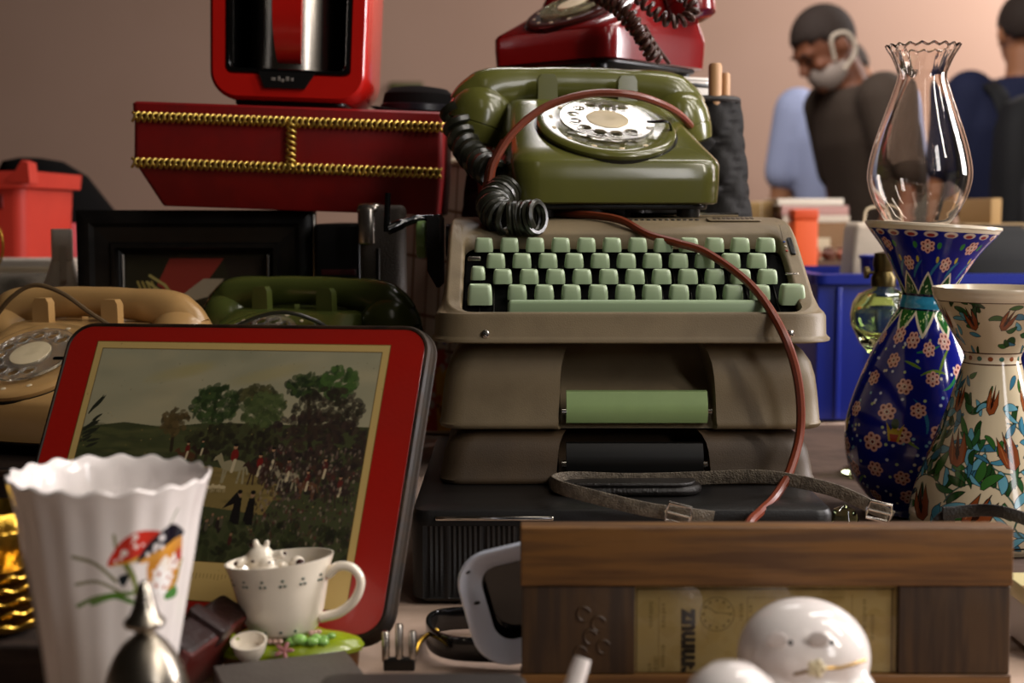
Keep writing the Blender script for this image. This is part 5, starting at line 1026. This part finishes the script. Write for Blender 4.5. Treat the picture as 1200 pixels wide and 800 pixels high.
# ================================================================ far side: red case, black bag, spray bottle, papers
RY = 2.05
rb = mat('red_case_plastic', '#c03424', .5, var=(6, .3, '#a82a1e'))
c_ = W(10, 200, RY); x1_ = W(30, 260, RY).x; x0_ = x1_-.28
t = thing('red_crate', 'tall red plastic bin with a rolled rim at the far end of the table', 'bin', ((x0_+x1_)/2, RY+.12, TZ+.001)); rh = W(10, 206, RY).z-TZ
obj('body', loft([r3(rr(-.125+.0, .125, -.1, .1, .02, 5, 1), 0), r3(rr(-.14, .14, -.12, .12, .02, 5, 1), rh-.02), r3(rr(-.135, .135, -.115, .115, .02, 5, 1), rh-.02), r3(rr(-.122, .122, -.1, .1, .02, 5, 1), .01)]), rb, t)
obj('rim', loft([r3(rr(-.15, .150, -.135, .13, .02, 5, 1), rh-.018), r3(rr(-.15, .153, -.137, .13, .02, 5, 1), rh+.006), r3(rr(-.137, .137, -.117, .117, .02, 5, 1), rh+.006), r3(rr(-.137, .137, -.117, .117, .02, 5, 1), rh-.018)], loop=True), rb, t)
obj('rim_hook', prism([(.118, rh-.01), (.154, rh-.012), (.152, rh+.018), (.143, rh+.022), (.133, rh+.006)], -.137, -.1), rb, t)
for k in range(2): obj('handle_slot', mv(rbox(.006, .004, .022, .001, .001), .092+.012*k, -.119, rh-.05), mat('dark_red_slot_%d' % k, '#701812', .5), t)
t = thing('black_rucksack', 'black rucksack with red panels slumped behind the red bin', 'bag', (W(70, 260, RY).x-.112, RY+.36, TZ+.001)); bh = W(50, 186, RY+.36).z-TZ
obj('body', loft([np.column_stack([(c0x+rx*np.cos(a)), ry*np.sin(a), np.full(40, z)]) for a in [np.arange(40)*2*PI/40] for c0x, rx, ry, z in ((0, .08, .1, 0), (0, .105, .12, .02), (0, .11, .12, bh*.5), (-.01, .10, .11, bh*.75), (-.035, .075, .09, bh*.92), (-.05, .05, .06, bh*.985), (-.055, .02, .03, bh))]), mat('rucksack_nylon', '#070606', .9, spec=.08), t)
for dx, w_, hz in ((.045, .03, .2), (.09, .03, .18)): obj('red_panel', mv(rbox(w_, .02, hz, .01, .006), dx, -.1135, bh*.93-.085-hz), mat('red_nylon_%d' % int(dx*1000), '#a83038', .6), t)
p = W(72, 268, 1.62); sh = p.z-TZ-.001
fro = mat('frosted_plastic', '#ddd3c2', .35, trans=.1, ior=1.3)
t = thing('spray_bottle', 'frosted white plastic bottle with a square cap beside the black frame', 'bottle', (p.x, 1.62, TZ+.001), (0, 0, 20))
obj('bottle_body', loft([r3(rr(-a, a, -a*.8, a*.8, a*.5, 6, 1), z) for a, z in ((.026, 0), (.029, .004), (.029, sh*.62), (.026, sh*.72), (.016, sh*.82), (.0125, sh*.87))]), fro, t)
obj('cap', mv(rbox(.024, .024, sh*.14, .004, .002), 0, 0, sh*.86), fro, t); obj('trigger', mv(prism([(-.004, 0), (.003, 0), (.004, .04), (-.003, .04)], -.026, -.012), 0, 0, sh*.78), fro, t)
t = thing('white_packet', 'white paper packet lying in front of the red bin', 'packet', (W(12, 314, 1.85).x, 1.9, TZ+.001)); wph = W(12, 305, 1.85).z-TZ
gcl = mat('grey_wool', '#6d6558', .95, bump=(200, .8), var=(80, .5, '#4f483d'))
obj('body', rbox(.16, .09, wph, .006, .004), mat('white_paper', '#c9beb0', .7), t); obj('fold', mv(rbox(.12, .0015, .02, .001, .0005), 0, -.0455, wph-.03), M_cream, t)
t = thing('grey_blanket', 'folded grey wool blanket behind the beige telephone', 'blanket', (W(-10, 340, 1.68).x-.07, 1.715, TZ+.001)); gh = W(20, 324, 1.68).z-TZ
for k in range(6): obj('fold', mv(rbox(.26-.004*(k % 2), .16, gh/6-.0006, .02, gh/14), 0, .003*(k % 2), k*gh/6), gcl, t)
p = W(-1, 248, 1.75)
tag(obj('gold_hoop', mv(tube([(.02*math.cos(a), 0, .034*math.sin(a)) for a in np.arange(40)*2*PI/40], .0016, 8, True), 0, 0, 0), M_gold, None, (p.x-.013, 1.74, TZ+.002+gh+.034+.0015)), 'thin gold hoop standing on the grey blanket at the edge of view', 'hoop')
# little green unit on the far wall
p = W(475, 103, 6.1); t = thing('wall_box', 'small olive green unit mounted on the far wall', 'wall unit', (p.x, 6.17, p.z-.03))
obj('housing', rbox(.15, .06, .06, .01, .006), mat('olive_unit', '#4d4a24', .6), t); obj('lens', mv(rbox(.11, .004, .03, .004, .001), 0, -.031, .012), mat('olive_lens', '#5a5628', .4), t)
# ================================================================ people
def person(label, loc, rz, height, skin, shirt, trou, hair, tilt=0, nod=0, arms=((.0, .0), (.0, .0)), bend=0, hairless_top=False):
    t = thing('person', label, 'person', loc, (0, 0, rz)); s = height/1.72; t.scale = (s, s, s)
    sk = mat('skin', skin, .55); sh = mat('shirt_cloth', shirt, .85, bump=(90, .5)); tr_ = mat('trouser_cloth', trou, .85); hr_ = mat('hair', hair, .8, bump=(200, 1)); so = mat('shoe_leather', '#1b1715', .5)
    def lean(G):                                                # forward bend of the upper body about the hips
        v, f = G; v = v.copy(); k = np.clip((v[:, 2]-.92)/.5, 0, 1); a = np.radians(bend)*k
        z = v[:, 2]-.92; y = v[:, 1].copy(); v[:, 1] = np.where(z > 0, y*np.cos(a)-z*np.sin(a), y); v[:, 2] = np.where(z > 0, .92+y*np.sin(a)+z*np.cos(a), v[:, 2]); return (v, f)
    def oval(cx, cy, z, rx, ry, n=28): a = np.arange(n)*2*PI/n; c_, s_ = np.cos(a), np.sin(a); return np.column_stack([cx+rx*np.sign(c_)*np.abs(c_)**.85, cy+ry*np.sign(s_)*np.abs(s_)**.9, np.full(n, z)])
    def torso(o=0): return loft([oval(0, 0, .86, .15+o, .105+o), oval(0, .0, .95, .165+o, .115+o), oval(0, -.005, 1.05, .15+o, .112+o), oval(0, -.005, 1.18, .165+o, .118+o), oval(0, 0, 1.3, .178+o, .115+o), oval(0, .008, 1.385, .165+o, .092+o), oval(0, .012, 1.43, .11+o, .07+o), oval(0, .01, 1.455, .062+o, .055+o)])
    HM = Matrix.Translation((0, .01, 1.47)) @ Matrix.Rotation(math.radians(nod), 4, 'X') @ Matrix.Rotation(math.radians(tilt), 4, 'Z') @ Matrix.Translation((0, -.012, 0))
    head = [mv(ell(.076, .094, .092, 28, 18), 0, .004, .15), mv(ell(.063, .066, .075, 24, 16), 0, -.022, .085), mv(ell(.03, .026, .025, 16, 10), 0, -.068, .038), limb((0, -.088, .135), .0085, (0, -.106, .098), .0125), mv(ell(.055, .03, .018, 20, 10), 0, -.072, .145), mv(ell(.026, .012, .010, 16, 8), 0, -.082, .068)]
    for sx in (-1, 1): head += [mv(ell(.009, .02, .031, 14, 10), sx*.077, .012, .115), mv(ell(.02, .018, .016, 14, 10), sx*.043, -.066, .1)]
    head = [tf(g, HM) for g in head]
    parts = [torso(), *head, limb((0, .012, 1.4), .062, tuple(HM @ Vector((0, .012, .06))), .054)]
    slv, cuff = [], []
    for sx, (spread, fwd) in zip((-1, 1), arms):
        S = Vector((sx*.185, .008, 1.395)); a, b = math.radians(spread), math.radians(fwd)
        d1 = Vector((sx*math.sin(a), -math.sin(b*.5)*math.cos(a), -math.cos(b*.5)*math.cos(a))).normalized(); E = S+d1*.295
        d2 = Vector((sx*math.sin(a)*.4, -math.sin(b)*math.cos(a), -math.cos(b)*math.cos(a))).normalized(); Wr = E+d2*.255
        parts += [limb(S, .052, E, .038), limb(E, .039, Wr, .026)]
        side = Vector((0, -1, 0)); side = (side-d2*side.dot(d2)).normalized(); out = d2.cross(side)
        palm = Wr+d2*.045; parts += [limb(Wr, .024, palm+side*.012, .021), limb(Wr+d2*.02, .022, palm-side*.014+d2*.02, .019)]
        for k in range(4):
            base = palm+side*(.03-.02*k)+d2*.03; L = (.068, .078, .073, .058)[k]; mid = base+d2*L*.55-out*sx*.004; parts += [limb(base, .0098, mid, .009, 10, 3), limb(mid, .009, mid+(d2*.8-out*sx*.55).normalized()*L*.5, .0082, 10, 3)]
        th = Wr+d2*.028+side*.022; tm = th+(side*.75+d2*.65).normalized()*.042; parts += [limb(th, .013, tm, .0105, 10, 3), limb(tm, .0105, tm+(d2*.95+side*.2).normalized()*.03, .009, 10, 3)]
        slv += [limb(S+Vector((-sx*.02, 0, .006)), .08, S+d1*.2, .068)]
    legs, trs = [], []
    for sx in (-1, 1):
        Hp, K, An = (sx*.09, 0, .9), (sx*.1, -.015, .5), (sx*.105, .01, .085)
        legs += [limb(Hp, .082, K, .056), limb(K, .056, An, .038), limb((sx*.105, .02, .05), .036, (sx*.112, -.12, .035), .03)]
        trs += [limb((sx*.088, 0, .9), .096, (sx*.1, -.012, .5), .074), limb((sx*.1, -.012, .5), .074, (sx*.105, .01, .1), .06)]
    o = obj('body', [lean(g) for g in parts]+legs, sk, t); remesh(o, .0085, 3)
    o = obj('shirt', [lean(torso(.016))]+[lean(g) for g in slv], sh, t); remesh(o, .011, 5)
    o = obj('trousers', [loft([oval(0, 0, .8, .165, .115), oval(0, 0, .88, .175, .125), oval(0, 0, .985, .172, .124)])]+trs, tr_, t); remesh(o, .012, 4)
    for sx in (-1, 1): obj('shoe', mv(loft([r3(rr(-.045, .045, -.175, .075, .04, 6, 1), 0), r3(rr(-.047, .047, -.178, .078, .042, 6, 1), .012), r3(rr(-.045, .045, -.17, .075, .04, 6, 1), .035), r3(rr(-.04, .04, -.12, .07, .035, 6, 1), .06), r3(rr(-.036, .036, -.05, .066, .03, 6, 1), .085)]), sx*.108, 0, 0), so, t)
    cap = mv(ell(.082, .099, .097, 30, 20), 0, .006, .152); v, f = cap
    keep = [q for q in f if np.mean([v[i][2]+v[i][1]*.62 for i in q]) > .136]
    hg = tf((v, keep), HM); hg = lean(hg); o = obj('hair', hg, hr_, t); so_ = o.modifiers.new('thick', 'SOLIDIFY'); so_.thickness = .012
    return t, HM, lean
p1, HM, lean = person('person in a dark brown T-shirt, head bowed, grey face mask under the chin', (W(1042, 200, 4.0).x, 4.0, .0), -76, 1.68, '#7a4a32', '#3d3127', '#2a2724', '#2b1f18', nod=20, arms=((6, 15), (6, 28)), bend=15)
mk = mat('face_mask_cloth', '#a2948a', .9)
G = mv(ell(.064, .07, .06, 28, 18), 0, -.028, .066); v, f = G; G = (v, [q for q in f if np.mean([v[i][1] for i in q]) < -.005])
o = obj('face_mask', lean(tf(G, HM)), mk, p1); o.modifiers.new('thick', 'SOLIDIFY').thickness = .004
for sx in (-1, 1): obj('ear_loop', lean(tf(tube(catmull([(sx*.066, -.03, .09), (sx*.081, -.01, .15), (sx*.084, .035, .135), (sx*.082, .032, .08), (sx*.066, -.02, .05)], 6), .006, 8), HM)), mat('white_elastic_%d' % (sx+1), '#c9bba8', .9), p1)
for sx in (-1, 1):
    obj('eye', lean(tf(mv(ell(.011, .006, .007, 14, 8), sx*.031, -.083, .124), HM)), mat('eye_dark_%d' % (sx+1), '#17100d', .3), p1)
    obj('eyebrow', lean(tf(mv(ell(.019, .006, .005, 14, 8), sx*.032, -.09, .148), HM)), mat('brow_%d' % (sx+1), '#1d1410', .8), p1)
person('person seen from behind in a pale blue T-shirt, half hidden by the man in brown', (W(993, 200, 4.5).x, 4.5, 0), 172, 1.69, '#a87452', '#aab4d6', '#34384a', '#33261d', nod=52, arms=((9, 4), (6, 6)), bend=4)
p3, HM3, lean3 = person('person seen from behind in a navy T-shirt wearing a dark rucksack', (W(1196, 200, 4.25).x, 4.25, 0), 176, 1.72, '#a06c4c', '#131a3a', '#26241f', '#2d211a', nod=2, arms=((9, 2), (9, 2)))
t = thing('rucksack', 'dark grey rucksack on the back of the person in navy', 'backpack', (W(1196, 200, 4.25).x-.02, 4.03, .93))
ng = mat('rucksack_grey', '#2b2a2c', .8); nd = mat('rucksack_black', '#121214', .8)
obj('main_pack', loft([r3(rr(-a, a, -b, .07, .05, 6, 1), z) for a, b, z in ((.1, .05, 0), (.135, .085, .03), (.142, .095, .2), (.135, .085, .36), (.11, .055, .43), (.06, .02, .455))]), nd, t)
obj('front_pocket', mv(loft([r3(rr(-a, a, -.035, .03, .02, 5, 1), z) for a, z in ((.08, 0), (.095, .02), (.095, .15), (.07, .19))]), 0, -.085, .04), ng, t)
obj('upper_pocket', mv(loft([r3(rr(-a, a, -.025, .02, .02, 5, 1), z) for a, z in ((.08, 0), (.09, .02), (.08, .09), (.05, .11))]), 0, -.072, .26), ng, t)
for sx in (-1, 1):
    obj('shoulder_strap', ribbon(catmull([(sx*.085, .06, .4), (sx*.1, .1, .47), (sx*.11, .2, .50), (sx*.12, .29, .43), (sx*.125, .315, .28), (sx*.14, .27, .12), (sx*.13, .06, .06)], 6), .05, .012, up=(1, 0, .2)), nd, t)
    obj('pocket_stripe', mv(rbox(.016, .004, .2, .002, .001), sx*.055, -.122, .05), mat('grey_webbing_%d' % (sx+1), '#55504c', .7), t)
# ================================================================ lights
def area(name, loc, target, size, power, col, sy=None):
    l = bpy.data.lights.new(name, 'AREA'); l.energy = power; l.color = col; l.size = size
    if sy: l.shape = 'RECTANGLE'; l.size_y = sy
    o = bpy.data.objects.new(name, l); C.objects.link(o); o.location = loc
    o.rotation_euler = (Vector(target)-Vector(loc)).to_track_quat('-Z', 'Y').to_euler(); return o
for k, (x, y, z) in enumerate(((1.55, .75, 2.6), (1.05, 1.7, 2.7), (1.9, 1.35, 2.5))): area('ceiling_tube', (x, y, z), (.3, 1.15, .8), .09, 13, (1, .93, .86), 1.2)
area('ceiling_lamp_front', (.3, -.4, 2.9), (0, 1.1, .8), .25, 2, (1, .9, .78), 1.2)
area('stall_lamp', (2.0, 1.45, 1.5), (.3, 1.1, .85), .4, 44, (1, .95, .96), .9)
area('tall_highlight_light', (1.25, -.55, 1.75), (.3, 1.1, .85), .3, 9, (1, .96, .95), .9)  # unseen upright light, added for tall highlights on the vases and porcelain
area('hall_lamp', (3.1, 4.9, 2.6), (1.6, 6.3, 1.2), 1.2, 96, (1, .92, .89))
area('front_ceiling_tube', (1.7, -.15, 2.45), (.0, .9, .8), .12, 24, (1, .92, .82), 1.2)
area('people_fill_light', (.2, 2.9, 2.9), (1.1, 4.2, 1.2), .5, 40, (1, .93, .9), 1.2)  # unseen fill, added to brighten the people
w_ = bpy.data.worlds.new('hall'); bpy.context.scene.world = w_; w_.use_nodes = True
w_.node_tree.nodes['Background'].inputs['Color'].default_value = (.30, .235, .18, 1); w_.node_tree.nodes['Background'].inputs['Strength'].default_value = .04
# ================================================================ camera
cd = bpy.data.cameras.new('camera'); co = bpy.data.objects.new('camera', cd); C.objects.link(co)
cd.sensor_width = 36; cd.lens = 48; co.location = (0, 0, H); co.rotation_euler = (PI/2-TH, 0, 0); cd.clip_start = .02
cd.dof.use_dof = True; cd.dof.focus_distance = 1.12; cd.dof.aperture_fstop = 6.3
sc_ = bpy.context.scene; sc_.camera = co
sc_.view_settings.view_transform = 'Standard'; sc_.view_settings.look = 'None'; sc_.view_settings.exposure = 0; sc_.view_settings.gamma = 1; sc_.view_settings.use_curve_mapping = False
